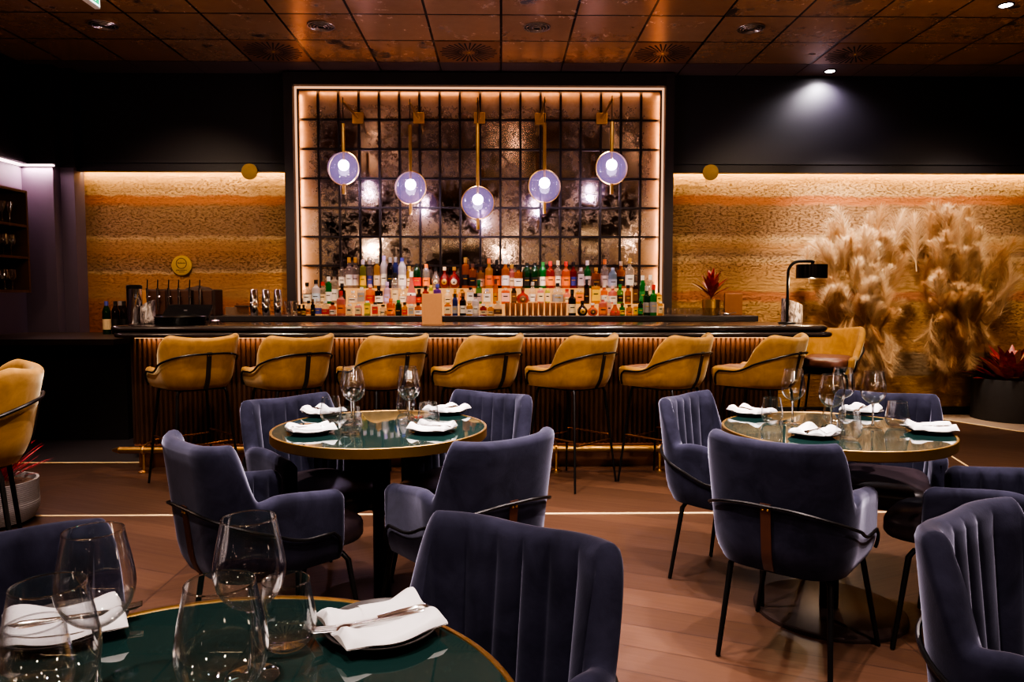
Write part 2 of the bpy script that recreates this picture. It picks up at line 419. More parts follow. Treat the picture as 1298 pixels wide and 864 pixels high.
m.build('led_edge', emit('portal_led', (1.,.50,.28), .75), mirror, smooth=False, label='glowing peach light strip')
def mirror_mat():
    t = NT('antique_mirror'); o = t.obj(); X = t.xyz(o)
    big = t.noise(o, 1.7, 6, .62, .5); mid = t.noise(o, 14, 8, .72, .3); fine = t.noise(o, 60, 4, .7)
    mot = t.math('ADD', t.math('MULTIPLY', big, .5), t.math('ADD', t.math('MULTIPLY', mid, .35), t.math('MULTIPLY', fine, .15)))
    spots = t.ramp(mot, [(.47,(0,0,0)),(.56,(1,1,1))])
    # warmer, rougher and less metallic towards the sides and top
    ex = t.math('MINIMUM', t.math('SUBTRACT', X[0], MX0), t.math('SUBTRACT', MX1, X[0]))
    edge = t.ramp(t.math('ADD', ex, t.math('MULTIPLY', mid, .12)), [(.12,(1,1,1)),(.34,(0,0,0))])
    top = t.ramp(t.math('ADD', t.math('SUBTRACT', MZ1, X[2]), t.math('MULTIPLY', mid, .2)), [(.2,(1,1,1)),(.5,(0,0,0))])
    ed = t.math('MAXIMUM', edge, top)
    col = t.mix(spots, (.33,.27,.25,1), t.mix(fine, (.09,.055,.032,1), (.34,.23,.14,1)))
    col = t.mix(t.math('MULTIPLY', ed, .6), col, (.55,.32,.17,1))
    rough = t.math('ADD', .05, t.math('ADD', t.math('MULTIPLY', spots, .22), t.math('MULTIPLY', ed, .28)))
    metal = t.math('SUBTRACT', 1., t.math('ADD', t.math('MULTIPLY', ed, .40), t.math('MULTIPLY', spots, .40)))
    return t.done(t.pbr(col, rough, metal, t.bump(mid, .10, .003)))
NC, NR = 18, 9
pw = (MX1-MX0-.02)/NC; ph = .2975
m = M()
rnd = random.Random(3)
for i in range(NC):
    for j in range(NR):
        x0 = MX0+.01+i*pw; x1 = x0+pw; z1 = MZ1-.012-j*ph; z0 = z1-ph
        if z1 < 1.0: continue
        tx, tz = rnd.uniform(-.0015,.0015), rnd.uniform(-.0015,.0015)
        m.add([(x0,-tx-tz+.004,z0),(x1,tx-tz+.004,z0),(x1,tx+tz+.004,z1),(x0,-tx+tz+.004,z1)], [(0,1,2,3)])
m.build('mirror_panes', mirror_mat(), mirror, smooth=False)
m = M()
for i in range(NC+1): m.box(MX0+.01+i*pw-.011, MX0+.01+i*pw+.011, -.018, .02, 1.0, MZ1-.01)
for j in range(NR): m.box(MX0, MX1, -.017, .02, MZ1-.012-j*ph-.010, MZ1-.012-j*ph+.010)
m.build('glazing_bars', plain('dark_lead', (.022,.016,.018), .35, .5), mirror, smooth=False)

# ------------------------------------------------------------------ bar
BX0, BX1 = -2.72, 2.07
BYF = 5.38; BTOP = 1.066
bar = thing('bar_counter', 'long dark bar counter with fluted front running across the room', 'bar counter', (0,BYF,0))
zb = on_y(600,561,BYF).z
m = M()
n = 132; w = (BX1-BX0)/n
def flute(u, v):
    x = BX0+u*(BX1-BX0); k = (u*n) % 1
    return (x, -.016*math.sin(PI*min(1,max(0,k)))**.7, zb+v*(BTOP-.085-zb))
m.grid(flute, n*6, 1)
m.box(BX0, BX1, .0, .10, zb, BTOP-.08)
def bron():
    t = NT('fluted_bronze_panel'); o = t.obj()
    nz = t.noise(t.scale(o,(30,1,1.2)), 2.0, 5, .6)
    c = t.mix(nz, (.045,.022,.014,1), (.095,.048,.028,1))
    return t.done(t.pbr(c, .36, .55))
m.build('fluted_panel', bron(), bar, angle=60)
M().box(BX0-.01, BX0+.06, -.005, .5, zb, BTOP-.08).build('end_panel', DARKWOOD, bar, smooth=False)
M().box(BX1-.05, BX1+.005, .004, .5, zb, BTOP-.08).build('end_panel', DARKWOOD, bar, smooth=False)
M().box(BX0+.01, BX1-.01, .03, .45, 0, zb+.001).build('plinth', plain('plinth_bronze', (.12,.05,.025), .4, .4), bar, smooth=False)
M().box(BX0, BX1, -.012, .04, zb-.014, zb).build('base_trim', plain('base_strip', (.45,.20,.12), .4, .7), bar, smooth=False)
def bull(x0, x1, y0, y1, z0, z1, rr, n=8, ne=6):
    """counter slab with rounded plan corners and a bull-nosed edge"""
    m = M(); out = []
    for cx, cy, a0 in ((x1-rr,y1-rr,0),(x0+rr,y1-rr,90),(x0+rr,y0+rr,180),(x1-rr,y0+rr,270)):
        for k in range(n+1):
            a = R(a0+90*k/n); out.append((cx, cy, math.cos(a), math.sin(a)))
    h = (z1-z0)/2; rings = []
    for k in range(ne+1):
        a = -PI/2+PI*k/ne
        rings.append((rr-h+h*math.cos(a), (z0+z1)/2+h*math.sin(a)))
    v = []; N = len(out)
    for rad, z in rings: v += [(cx+cx_*rad, cy+cy_*rad, z) for cx, cy, cx_, cy_ in out]
    f = [(i*N+k, i*N+(k+1)%N, (i+1)*N+(k+1)%N, (i+1)*N+k) for i in range(len(rings)-1) for k in range(N)]
    f.append(tuple(range(N-1,-1,-1))); f.append(tuple((len(rings)-1)*N+k for k in range(N)))
    return m.add(v, f)
bull(-2.83, 2.40, -.17, .60, BTOP-.042, BTOP, .12).build('worktop', BARTOP, bar)
bull(-2.80, 2.43, -.185, .60, BTOP-.085, BTOP-.047, .12).build('lower_edge', BARTOP, bar)
M().box(BX0+.05, BX1-.05, -.06, -.035, BTOP-.094, BTOP-.086).build('led_strip', emit('bar_led', (1.,.52,.22), 1.5), bar, smooth=False, label='warm light strip under the counter edge')
rail = thing('foot_rail', 'x', 'x', (0,0,0)); del rail['label'], rail['category']; bpy.data.objects.remove(rail)
zr = on_y(705,568.5,BYF-.13).z
fr = M().tube([(BX0-.05,-.13,zr),(BX1+.02,-.13,zr)], .024, 14).build('foot_rail', BRASS_DULL, bar)
M().tube([(BX0-.10,-.13,zr),(BX0-.05,-.13,zr)], [.008,.026], 12).build('rail_finial', BRASS, fr)
for px in (182.6,443,705,836,967):
    x = on_y(px,590,BYF-.13).x
    m = M().tube([(x,-.13,.012),(x,-.13,zr-.02)], .012, 10).lathe([(.04,0),(.04,.008),(.014,.016)], (x,-.13,.001), 16, cap0=True).ring((x,-.13,zr), .026, .008, 'X', 20, 6)
    m.tube([(x,-.13,zr+.02),(x,-.07,zr+.035),(x,.03,zr+.035)], .008, 8)
    m.build('bracket', BRASS, fr)
for px in (308,440.5,573.7,705.5,836.5,967.5):
    x = on_y(px,426,BYF-.03).x; z = on_y(px,425,BYF-.03).z
    m = M()
    for s in (-1,1):
        m.tube([(x+s*.018+.018*math.cos(a), -.02-.02*math.sin(max(0,0)), z+.018*math.sin(a)) for a in [PI+PI*k/8 for k in range(9)]], .005, 6)
    m.box(x-.03, x+.03, -.02, .0, z+.006, z+.016)
    m.build('bag_hook', BRASS, bar, label='small brass double bag hook')

# lit step shelving for the bottles and the back counter
back = thing('back_counter', 'grey back counter with lit stepped bottle shelves under the mirror', 'counter', (0,6.9,0))
zt = on_y(600,400.3,6.9).z
bx0 = on_y(170,404,6.9).x; bx1 = on_y(961.5,404,6.9).x
M().rbox(bx0, bx1, 0, .565, zt-.055, zt, .004).build('worktop', STEELTOP, back, smooth=False)
M().box(bx0+.02, bx1-.02, .03, .55, 0, zt-.056).build('cabinet_body', DARKWOOD, back, smooth=False)
Y2, Y3 = 7.16, 7.34
z2 = on_y(600,385,Y2).z; z3 = on_y(600,365.3,Y3).z
xa, xb = on_y(383,385,Y2).x, on_y(840,385,Y2).x
xc, xd = on_y(430,365,Y3).x, on_y(806,365,Y3).x
SHELFLIT = emit('lit_acrylic', (1.,.44,.14), .6)
M().box(xa, xb, .20, .565, zt+.001, z2).build('lower_step', SHELFLIT, back, smooth=False, label='glowing acrylic bottle step')
M().box(xc, xd, .37, .565, z2+.001, z3).build('upper_step', SHELFLIT, back, smooth=False, label='glowing acrylic bottle step')

# ------------------------------------------------------------------ side counter, glass shelf, wine bottles
side = thing('side_counter', 'low dark wooden side counter in the shadow left of the bar', 'counter', (-3.8,6.9,0))
zs = on_y(136,424,6.9).z
M().poly([(-.96,-.72),(.52,-.72),(.52,-.05),(.26,-.05),(.26,.44),(-.96,.44)], zs-.05, zs).build('worktop', DARKWOOD, side, smooth=False)
M().poly([(-.95,-.45),(.48,-.45),(.48,-.06),(.25,-.06),(.25,.42),(-.95,.42)], 0, zs-.051).build('cabinet_body', plain('black_cabinet', (.010,.008,.008), .5), side, smooth=False)
shelf = thing('glass_shelf', 'dark wooden wall shelf unit full of stemmed glasses at far left', 'shelf', (XL,0,0))
sy1 = 7.0; dx = .30
za, zb_, zc_, zd = [on_y(51,p,sy1).z for p in (243.5,287,327,369)]
sy0 = 4.6
WSH = plain('walnut_shelf', (.09,.042,.022), .4, 0, .3, 14)
M().box(.001,.012,sy0,sy1,zd,za).build('back_board', plain('shelf_back',(.012,.009,.010),.6), shelf, smooth=False)
for z in (za,zb_,zc_,zd): M().box(.012,dx,sy0,sy1,z-.012,z+.012).build('shelf_board', WSH, shelf, smooth=False)
for y in (sy0,sy1-.02): M().box(.012,dx+.003,y,y+.022,zd-.012,za+.012).build('side_panel', WSH, shelf, smooth=False)

# ------------------------------------------------------------------ glassware
def lathe_open(prof, n=40): return M().lathe(prof, n=n)
def wine_profile():
    pts = [(.004,.098),(.012,.100),(.024,.106),(.036,.117),(.0445,.132),(.0485,.150),(.0480,.166),(.0450,.185),(.0410,.205),(.0365,.228)]
    return pts
def smooth_prof(p, k=4):
    out = []
    for i in range(len(p)-1):
        p0 = p[max(i-1,0)]; p1 = p[i]; p2 = p[i+1]; p3 = p[min(i+2,len(p)-1)]
        for j in range(k):
            t = j/k
            q = [.5*((2*p1[a])+(-p0[a]+p2[a])*t+(2*p0[a]-5*p1[a]+4*p2[a]-p3[a])*t*t+(-p0[a]+3*p1[a]-3*p2[a]+p3[a])*t**3) for a in (0,1)]
            out.append((max(1e-4,q[0]), q[1]))
    out.append(p[-1]); return out
def make_wine():
    r = thing('wine_glass', '', 'wine glass')
    bp = smooth_prof(wine_profile(), 4)
    inner = [(max(1e-4,a-.0011), b+.0012) for a, b in bp][::-1]
    M().lathe(bp+inner, n=48).build('bowl', GLASS, r, angle=80)
    M().ring((0,0,.228), .0362, .0009, 'Z', 48, 6).build('rim', SOLID, r)
    st = smooth_prof([(.0005,.0975),(.006,.096),(.0042,.085),(.0036,.06),(.0038,.03),(.0058,.012),(.0005,.006)], 3)
    M().lathe(st, n=24).build('stem', SOLID, r, angle=70)
    ft = smooth_prof([(.0050,.011),(.008,.0085),(.016,.0055),(.033,.0028),(.037,.0016),(.0365,.0004)], 3)
    M().lathe(ft, n=40).build('foot', GLASS, r, angle=70)
    return r
def make_tumbler():
    r = thing('tumbler', '', 'tumbler')
    op = smooth_prof([(.0005,.0006),(.024,.0006),(.033,.006),(.042,.020),(.0455,.036),(.0440,.052),(.0395,.078),(.0355,.104)], 4)
    ip = [(max(1e-4,a-.0014), b+.0012) for a, b in op if b > .007][::-1]+[(.0005,.0075)]
    M().lathe(op+ip, n=44).build('body', GLASS, r, angle=80)
    M().ring((0,0,.104), .0350, .0010, 'Z', 44, 6).build('rim', SOLID, r)
    return r
def make_plate():
    r = thing('plate', '', 'plate')
    p = smooth_prof([(.0005,.004),(.05,.004),(.068,.006),(.082,.012),(.090,.0165),(.0915,.0165),(.0905,.014),(.080,.007),(.060,.001),(.0005,.0008)], 3)
    M().lathe(p, n=48).build('dish', PLATE, r, angle=50)
    return r
def make_napkin(seed):
    r = thing('napkin', '', 'napkin')
    rn = random.Random(seed); ph1, ph2, ph3 = [rn.uniform(0,6) for _ in range(3)]
    L, W = .165, .135
    def top(u, v):
        x = (u-.5)*W; y = (v-.5)*L
        a = abs(u-.5)*2
        # two soft rolls with a valley for the cutlery
        hump = .006+.017*max(0,math.sin(PI*min(1,max(0,(a-.10)/.90))))**.75
        e = min(1, min(v, 1-v)/.05); hump *= .35+.65*math.sqrt(e)
        hump += .0018*math.sin(u*14+ph1+v*3)+.0015*math.sin(v*11+ph2+u*5)
        if a > .97: hump = .002
        x += .006*math.sin(v*4+ph3)+(.010 if u > .5 else -.004)*(v-.5)
        y += .012*(u-.5)*math.sin(ph1)
        return (x, y, hump+.0118*sstep(.058,.088,math.hypot(x,y)))
    def bot(u, v):
        p = top(u, v); return (p[0], p[1], .0002+.0118*sstep(.058,.088,math.hypot(p[0],p[1])))
    m = M().grid(top, 36, 26)
    nb = len(m.v); m.grid(lambda u,v: bot(1-u,v), 36, 26)
    # close the ends
    def endcap(v):
        for i in range(36):
            a = top(i/36,v); b = top((i+1)/36,v)
            q = [bot(i/36,v),bot((i+1)/36,v),b,a]
            m.add(q if v == 0 else q[::-1], [(0,1,2,3)])
    endcap(0); endcap(1)
    m.build('cloth', WHITE, r, angle=60)
    # a hem fold seen as a second layer on one roll
    def fold(u, v):
        p = top(.60+.36*u, .04+.60*v); return (p[0]+.001, p[1], p[2]+.0022)
    M().grid(fold, 14, 14).build('fold', WHITE, r)
    return r
def make_knife():
    r = thing('table_knife', '', 'knife')
    m = M().tube([(0,.005,.004),(0,.02,.005),(0,.06,.0045),(0,.09,.004)], [.0045,.0062,.0048,.0038], 10)
    m.v = [(x,y,z*1.0) for x,y,z in m.v]; m.build('handle', CHROME, r)
    M().poly([(-.004,.088),(.006,.09),(.0095,.12),(.0095,.16),(.006,.185),(-.002,.195),(-.005,.19),(-.0045,.12)], .0028, .0044).build('blade', CHROME, r, smooth=False)
    return r
def make_fork():
    r = thing('table_fork', '', 'fork')
    M().tube([(0,.0,.004),(0,.02,.005),(0,.07,.004),(0,.115,.0035),(0,.13,.003)], [.003,.0058,.0036,.003,.0035], 10).build('handle', CHROME, r)
    m = M().poly([(-.004,.126),(.004,.126),(.0105,.14),(.0115,.152),(-.0115,.152),(-.0105,.14)], .0022, .0040)
    for k in range(4):
        x = -.0098+k*.0065
        m.tube([(x,.150,.003),(x,.170,.0045),(x*.95,.19,.007)], [.0019,.0017,.0009], 6)
    m.build('tines', CHROME, r)
    return r

# ------------------------------------------------------------------ seats
def u_path(hw, yb, yf, rc):
    """U-shaped plan: returns f(s)->(point, outward normal), total length"""
    a = yf-(yb+rc); arc = PI*rc/2; b = 2*(hw-rc); L = 2*a+2*arc+b
    def f(s):
        if s < a: return Vector((-hw, yf-s, 0)), Vector((-1,0,0))
        s -= a
        if s < arc:
            t = s/rc; return Vector((-hw+rc-rc*math.cos(t), yb+rc-rc*math.sin(t), 0)), Vector((-math.cos(t),-math.sin(t),0))
        s -= arc
        if s < b: return Vector((-hw+rc+s, yb, 0)), Vector((0,-1,0))
        s -= b
        if s < arc:
            t = s/rc; return Vector((hw-rc+rc*math.sin(t), yb+rc-rc*math.cos(t), 0)), Vector((math.sin(t),-math.cos(t),0))
        s -= arc
        return Vector((hw, yb+rc+s, 0)), Vector((1,0,0))
    return f, L
def sstep(a, b, x):
    t = min(1, max(0, (x-a)/(b-a))); return t*t*(3-2*t)
class Shell:
    def __init__(s, hw, yb, yf, rc, t, z0, top, flare, ntuft, tdepth, fr=.05, belly=.03):
        s.f, s.L = u_path(hw, yb, yf, rc); s.t = t; s.z0 = z0; s.top = top; s.flare = flare; s.n = ntuft; s.td = tdepth; s.fr = fr; s.belly = belly
    def off(s, q, z):
        a = abs(2*q-1); k = (z-s.z0)
        return s.flare(a)*k/.45 - s.belly*max(0, 1-k/.09)**2
    def ztop(s, q):
        z = s.top(abs(2*q-1)); d = min(q, 1-q)*s.L
        if d < s.fr: z -= (s.fr-math.sqrt(max(0, s.fr**2-(s.fr-d)**2)))
        return z
    def pt(s, q, z, extra=0):
        p, nr = s.f(q*s.L); o = p+nr*(s.t/2+s.off(q, z)+extra); o.z = z; return o
    def mesh(s, nu=170, nz=9, nt=6):
        m = M(); v = []
        qs = []
        e = s.t/2/s.L
        # dense samples at the rounded front ends
        for k in range(6): qs.append(e*(1-math.cos(PI/2*k/6)))
        K = nu
        for k in range(K+1): qs.append(e+(1-2*e)*k/K)
        for k in range(5,-1,-1): qs.append(1-e*(1-math.cos(PI/2*k/6)))
        for q in qs:
            d = min(q, 1-q); th = s.t/2*(math.sqrt(max(0,1-((e-d)/e)**2)) if d < e else 1)
            th = max(th, .0006)
            p, nr = s.f(q*s.L); zt = s.ztop(q)
            ring = []
            rr = th
            zz = [s.z0+(zt-rr-s.z0)*k/nz for k in range(nz+1)]
            for z in zz: ring.append((th+s.off(q,z), z))
            for k in range(1, nt):
                a = PI*k/nt; ring.append((th*math.cos(a)+s.off(q,zt-rr), zt-rr+rr*math.sin(a)))
            tq = abs(math.sin(PI*s.n*q)) if s.n else 1
            for z in zz[::-1]:
                k = min(1, (zt-z)/.05)
                bulge = s.td*(tq**.55-1)*(.25+.75*k) if s.n else 0
                ring.append((-th+s.off(q,z)-bulge-s.td*.5, z))
            for o, z in ring:
                w = p+nr*o; v.append((w.x, w.y, z))
        W = len(v)//len(qs); f = []
        for i in range(len(qs)-1):
            for k in range(W):
                f.append((i*W+k, i*W+(k+1)%W, (i+1)*W+(k+1)%W, (i+1)*W+k))
        f.append(tuple(range(W))); f.append(tuple((len(qs)-1)*W+k for k in range(W-1,-1,-1)))
        f = [q[::-1] for q in f]
        return m.add(v, f)
def cushion(hw, yb, yf, z0, z1, crown=.02, p=5):
    m = M(); n = 48; rings = []
    cy = (yb+yf)/2; hy = (yf-yb)/2
    prof = [(.80,0),(.95,.06),(1,.25),(1,.65),(.97,.85),(.88,.97),(.6,1.0),(.3,1.),(.02,1.)]
    v = []
    for rr, h in prof:
        for k in range(n):
            a = 2*PI*k/n; c, s_ = math.cos(a), math.sin(a)
            q = (abs(c)**p+abs(s_)**p)**(-1/p)
            z = z0+(z1-z0)*h+(crown*(1-rr*rr) if h >= .97 else 0)
            v.append((hw*rr*q*c, cy+hy*rr*q*s_, z))
    f = [(i*n+k, i*n+(k+1)%n, (i+1)*n+(k+1)%n, (i+1)*n+k) for i in range(len(prof)-1) for k in range(n)]
    f.append(tuple(range(n-1,-1,-1))); f.append(tuple((len(prof)-1)*n+k for k in range(n)))
    return m.add(v, f)
def strap_mesh(sh, z0, z1, w):
    m = M(); n = 10; v = []
    for k in range(n+1):
        z = z0+(z1-z0)*k/n
        for du in (-w/2, w/2):
            for ex in (.002, .007):
                v.append(tuple(sh.pt(.5+du/sh.L, z, ex)))
    f = []
    for k in range(n):
        b = 4*k; c = b+4
        f += [(b+1,b+3,c+3,c+1),(b,b+1,c+1,c),(b+3,b+2,c+2,c+3),(b+2,b,c,c+2)]
    f += [(0,2,3,1),(4*n,4*n+1,4*n+3,4*n+2)]
    return m.add(v, f)
def rail_mesh(sh, zback, zside, zdrop, r, front=.03):
    """bent rod hugging the shell: high across the back, sloping down the sides, dropping at the front"""
    pts = []
    q0 = front/sh.L
    pts.append(sh.pt(q0, zdrop, r+.003))
    for k in range(1,5):
        pts.append(sh.pt(q0+.0006*k*k, zdrop+(zside-.02-zdrop)*k/4, r+.003))
    N = 60
    for k in range(N+1):
        q = q0+.03+(1-2*q0-.06)*k/N; a = abs(2*q-1)
        z = zside+(zback-zside)*(1-sstep(.12,.74,a))
        pts.append(sh.pt(q, z, r+.004))
    for k in range(4,0,-1):
        pts.append(sh.pt(1-q0-.0006*k*k, zdrop+(zside-.02-zdrop)*k/4, r+.003))
    pts.append(sh.pt(1-q0, zdrop, r+.003))
    return M().tube(pts, r, 8)

def arm_top(back, arm, a0, a1, dip=.02, lift=.012, wing=0.):
    def f(a):
        z = arm+(back-arm)*(1-sstep(a0,a1,a)) - dip*math.exp(-((a-a1)/.06)**2) + lift*sstep(a1+.03, 1, a)
        if wing: z += wing*((min(a,a0)/a0)**2-1)
        return z
    return f
CH = Shell(.204, -.255, .150, .125, .054, .365, arm_top(.825,.642,.31,.43,.010,-.026,.012), lambda a: .045*(1-sstep(.3,.7,a))+.006, 18, .014, .045, .024)
def make_chair():
    r = thing('tub_chair', '', 'chair')
    CH.mesh(230).build('shell', NAVY, r, angle=60)
    cushion(.183, -.222, .300, .385, .480, .018).build('seat', LEATHER, r)
    # underside
    cushion(.192, -.243, .150, .352, .378, 0, 3).build('seat_base', BLACK, r)
    rl = rail_mesh(CH, .600, .475, .40, .0058)
    rl.build('back_rail', BLACK, r)
    st = strap_mesh(CH, .372, .608, .034).build('strap', STRAP, r, label='brown leather back strap')
    for s in (-1,1):
        p = CH.pt(.5+s*.008/CH.L, .588, .008)
        M().sphere(p, .0045, 10, 6).build('rivet', BRASS, st)
    for sx in (-1,1):
        for sy in (-1,1):
            y0 = .19 if sy > 0 else -.175; y1 = .225 if sy > 0 else -.225; x1 = .226 if sy > 0 else .192
            M().tube([(sx*.10,y0*.6,.362),(sx*.155,y0*.95,.357),(sx*.170,y0*1.02,.335),(sx*x1,y1,.004)], [.0095,.0105,.0105,.0085], 10).build('leg', BLACK, r)
    return r
CG = 'navy velvet tub chairs'
chairs = [
 ('navy velvet tub chair facing away, front left of the left round table', -.81, 2.55, -43),
 ('navy velvet tub chair facing away, front right of the left round table', -.155, 2.61, 39),
 ('navy velvet tub chair with channelled back, back left of the left round table', -.80, 3.15, 225),
 ('navy velvet tub chair with channelled back, back right of the left round table', -.185, 3.24, 149),
 ('navy velvet tub chair facing away, in front of the right round table', 1.065, 2.553, -41),
 ('navy velvet tub chair seen side on, left of the right round table by the bar', 1.06, 3.20, -134),
 ('navy velvet tub chair with channelled back, behind the right round table', 1.73, 3.21, 153),
 ('navy velvet tub chair facing left with one arm toward us, right of the right table', 1.74, 2.57, 49),
 ('closest navy velvet tub chair, channelled back at the bottom centre foreground', -.105, 1.215, 148),
 ('navy velvet tub chair cut off by the right edge of the foreground', 1.165, 1.30, 217),
 ('navy velvet tub chair behind the wine glasses in the left foreground corner', -.87, 1.17, 212),
]
for lab, x, y, rz in chairs:
    place('chair', make_chair, lab, (x,y,0), R(rz), CG)

ST = Shell(.198, -.215, .235, .14, .045, .67, arm_top(1.03,.800,.30,.66,.0,.004,.022), lambda a: .075*(1-sstep(.25,.8,a))+.012, 16, .005, .03, .025)
def make_stool():
    r = thing('bar_stool', '', 'bar stool')
    ST.mesh(150).build('shell', GOLDV, r, angle=60)
    cushion(.175, -.19, .30, .715, .792, .012).build('seat', LEATHER_BR, r)
    cushion(.18, -.20, .22, .655, .682, 0, 3).build('seat_base', BLACK, r)
    rail_mesh(ST, .905, .775, .68, .0065).build('back_rail', BLACK, r)
    st = strap_mesh(ST, .672, .915, .030).build('strap', STRAP_BK, r, label='black leather back strap')
    for s in (-1,1): M().sphere(ST.pt(.5+s*.007/ST.L, .893, .008), .004, 8, 6).build('rivet', BRASS, st)
    for sx in (-1,1):
        for sy in (-1,1):
            M().tube([(sx*.12,sy*.12,.66),(sx*.155,sy*.155,.655),(sx*.163,sy*.163,.63),(sx*.222,sy*.222,.004)], [.008,.0095,.0095,.0075], 8).build('leg', BLACK, r)
    q = .222-(.222-.163)*.30/.63*1.0
    for k, z in enumerate((.30,.30,.33,.33)):
        q = .222-(.222-.163)*z/.63
        c = [(-q,-q,z),(q,-q,z),(q,q,z),(-q,q,z)]
        e = [(0,1),(2,3),(1,2),(3,0)][k]
        M().tube([c[e[0]],c[e[1]]], .0065, 8).build('footrest', BRONZE, r, label='bronze footrest bar')
    return r
SG = 'mustard velvet bar stools at the bar'
ordn = ['first','second','third','fourth','fifth','sixth','seventh']
for k in range(7):
    place('stool', make_stool, 'mustard velvet bar stool facing the bar, %s from the left end of the bar' % ordn[k], (-2.10+.644*k, 4.94, 0), R(45), SG)
place('stool', make_stool, 'mustard velvet bar stool beyond the right end of the bar, channelled back facing us', (2.66,5.86,0), R(148))
place('stool', make_stool, 'mustard velvet bar stool cut off by the left edge, above the potted red plant', (-2.02,2.66,0), R(120))

# ------------------------------------------------------------------ tables
TR = .4335
def make_table():
    r = thing('round_table', '', 'table')
    M().lathe([(.0005,.748),(TR-.009,.748),(TR-.009,.740)], n=96).build('glass_top', GREEN, r, angle=30, label='dark green glossy top')
    M().lathe([(TR-.010,.748),(TR-.009,.7498),(TR-.002,.7500),(TR,.7485),(TR,.714),(TR-.004,.710),(.0005,.710)], n=96).build('brass_edge', BRASS_DULL, r, angle=30)
    M().lathe([(.10,.71),(.10,.70),(.036,.695),(.036,.02)], n=40).build('column', BLACK, r, angle=40)
    M().lathe([(.0005,.018),(.28,.018),(.290,.014),(.292,.009),(.292,.0005),(.0005,.0005)], n=80).build('base', plain('table_base', (.045,.028,.024), .4, .4), r, angle=30)
    return r
T1 = (-.4937,2.952); T2 = (1.338,2.880); T3 = (-.393,.844)
place('table', make_table, 'round green topped table with brass edge at centre left, four chairs round it', (*T1,0), 0, 'round green tables')
place('table', make_table, 'round green topped table with brass edge at right, in front of the pampas', (*T2,0), 0, 'round green tables')
place('table', make_table, 'round green topped table cut off by the bottom edge in the foreground', (*T3,0), 0, 'round green tables')

TZ = .7500
tname = {1:'the centre left table', 2:'the right hand table', 3:'the foreground table'}
TC = {1:T1, 2:T2, 3:T3}
# place settings: (table, px, py of the plate centre, where, facing override)
sets = [(1,394,548,'front left',0),(1,409,525,'back left',0),(1,548,546.5,'front right',0),(1,567,523,'back right',0),
        (2,952,525,'left',0),(2,1031,552,'front',0),(2,1092,523,'back',0),(2,1180,547,'right',0),
        (3,484,800,'right',0),(3,82,800,'left',0)]
for i, (tb, px, py, wh, _) in enumerate(sets):
    p = on_z(px, py, TZ); c = TC[tb]
    ang = math.atan2(c[1]-p.y, c[0]-p.x)-PI/2      # local +y looks to the table centre
    if (tb, wh) == (3,'right'): ang = R(118)
    if (tb, wh) == (3,'left'): ang = R(-60)
    place('plate', make_plate, 'dark round plate under the napkin at the %s of %s' % (wh, tname[tb]), (p.x,p.y,TZ), 0, 'dark dinner plates')
    key = 'napkin%d' % (i % 3)
    place(key, lambda s=i: make_napkin(s+1), 'white folded napkin on the plate at the %s of %s' % (wh, tname[tb]), (p.x,p.y,TZ+.0050), ang, 'white folded napkins')
    dv = Vector((math.cos(ang+PI/2), math.sin(ang+PI/2), 0)); sd = Vector((math.cos(ang), math.sin(ang), 0))
    k = p-dv*.085+sd*.008
    kn = place('knife', make_knife, 'silver knife in the napkin fold at the %s of %s' % (wh, tname[tb]), (k.x,k.y,TZ+.0165), ang, 'table knives')
    k = p-dv*.078-sd*.010
    fk = place('fork', make_fork, 'silver fork in the napkin fold at the %s of %s' % (wh, tname[tb]), (k.x,k.y,TZ+.0170), ang+R(-5), 'table forks')

wines = [(1,447,529,'rear left pair of glasses, nearer one',1),(1,444,518,'rear left pair of glasses, farther one',1),
         (1,518,533,'rear right pair of glasses, nearer one',1),(1,516,521,'rear right pair of glasses, farther one',1)]
def rim_pos(px, py, h): return on_z(px, py, TZ+h)
def add_wine(px, py, lab):
    p = rim_pos(px, py, .228); place('wine', make_wine, lab, (p.x,p.y,TZ), random.uniform(0,6), 'stemmed wine glasses')
def add_tum(px, py, lab):
    p = rim_pos(px, py, .104); place('tumbler', make_tumbler, lab, (p.x,p.y,TZ), random.uniform(0,6), 'stemless tumblers')
add_wine(448, 469, 'stemmed wine glass on the centre left table, nearer of the left pair')
add_wine(445, 465, 'stemmed wine glass on the centre left table, farther of the left pair')
add_wine(518, 468, 'stemmed wine glass on the centre left table, nearer of the right pair')
add_wine(517, 464.5, 'stemmed wine glass on the centre left table, farther of the right pair')
add_tum(419, 503, 'stemless tumbler on the centre left table beside the back left napkin')
add_tum(444, 516, 'stemless tumbler on the centre left table below the left wine glasses')
add_tum(514, 494, 'stemless tumbler on the centre left table behind the right wine glasses')
add_tum(543, 510, 'stemless tumbler on the centre left table beside the right hand napkins')
add_wine(1006, 468, 'stemmed wine glass on the right table, leftmost of four')
add_wine(1055, 474.5, 'stemmed wine glass on the right table, second from left and nearest')
add_wine(1069, 466, 'stemmed wine glass on the right table, third from left and farthest')
add_wine(1108, 471, 'stemmed wine glass on the right table, rightmost of four')
add_tum(979, 504, 'stemless tumbler on the right table beside the left napkin')
add_tum(1077, 521, 'stemless tumbler on the right table below the middle wine glasses')
add_tum(1058, 505, 'stemless tumbler on the right table behind the middle wine glasses')
add_tum(1138, 509, 'stemless tumbler on the right table beside the right napkin')
add_wine(118, 672, 'stemmed wine glass in the left foreground, behind the left napkin')
add_wine(61, 741, 'closest stemmed wine glass in the lower left corner')
add_wine(315, 656, 'tall stemmed wine glass in the foreground, highest of the middle three')
add_wine(279, 738, 'stemmed wine glass in the foreground, left of the middle three')
add_tum(44, 790, 'stemless tumbler in the lower left corner, seen through a wine glass')
add_tum(362, 734.5, 'stemless tumbler in the foreground, beside the right hand napkin')

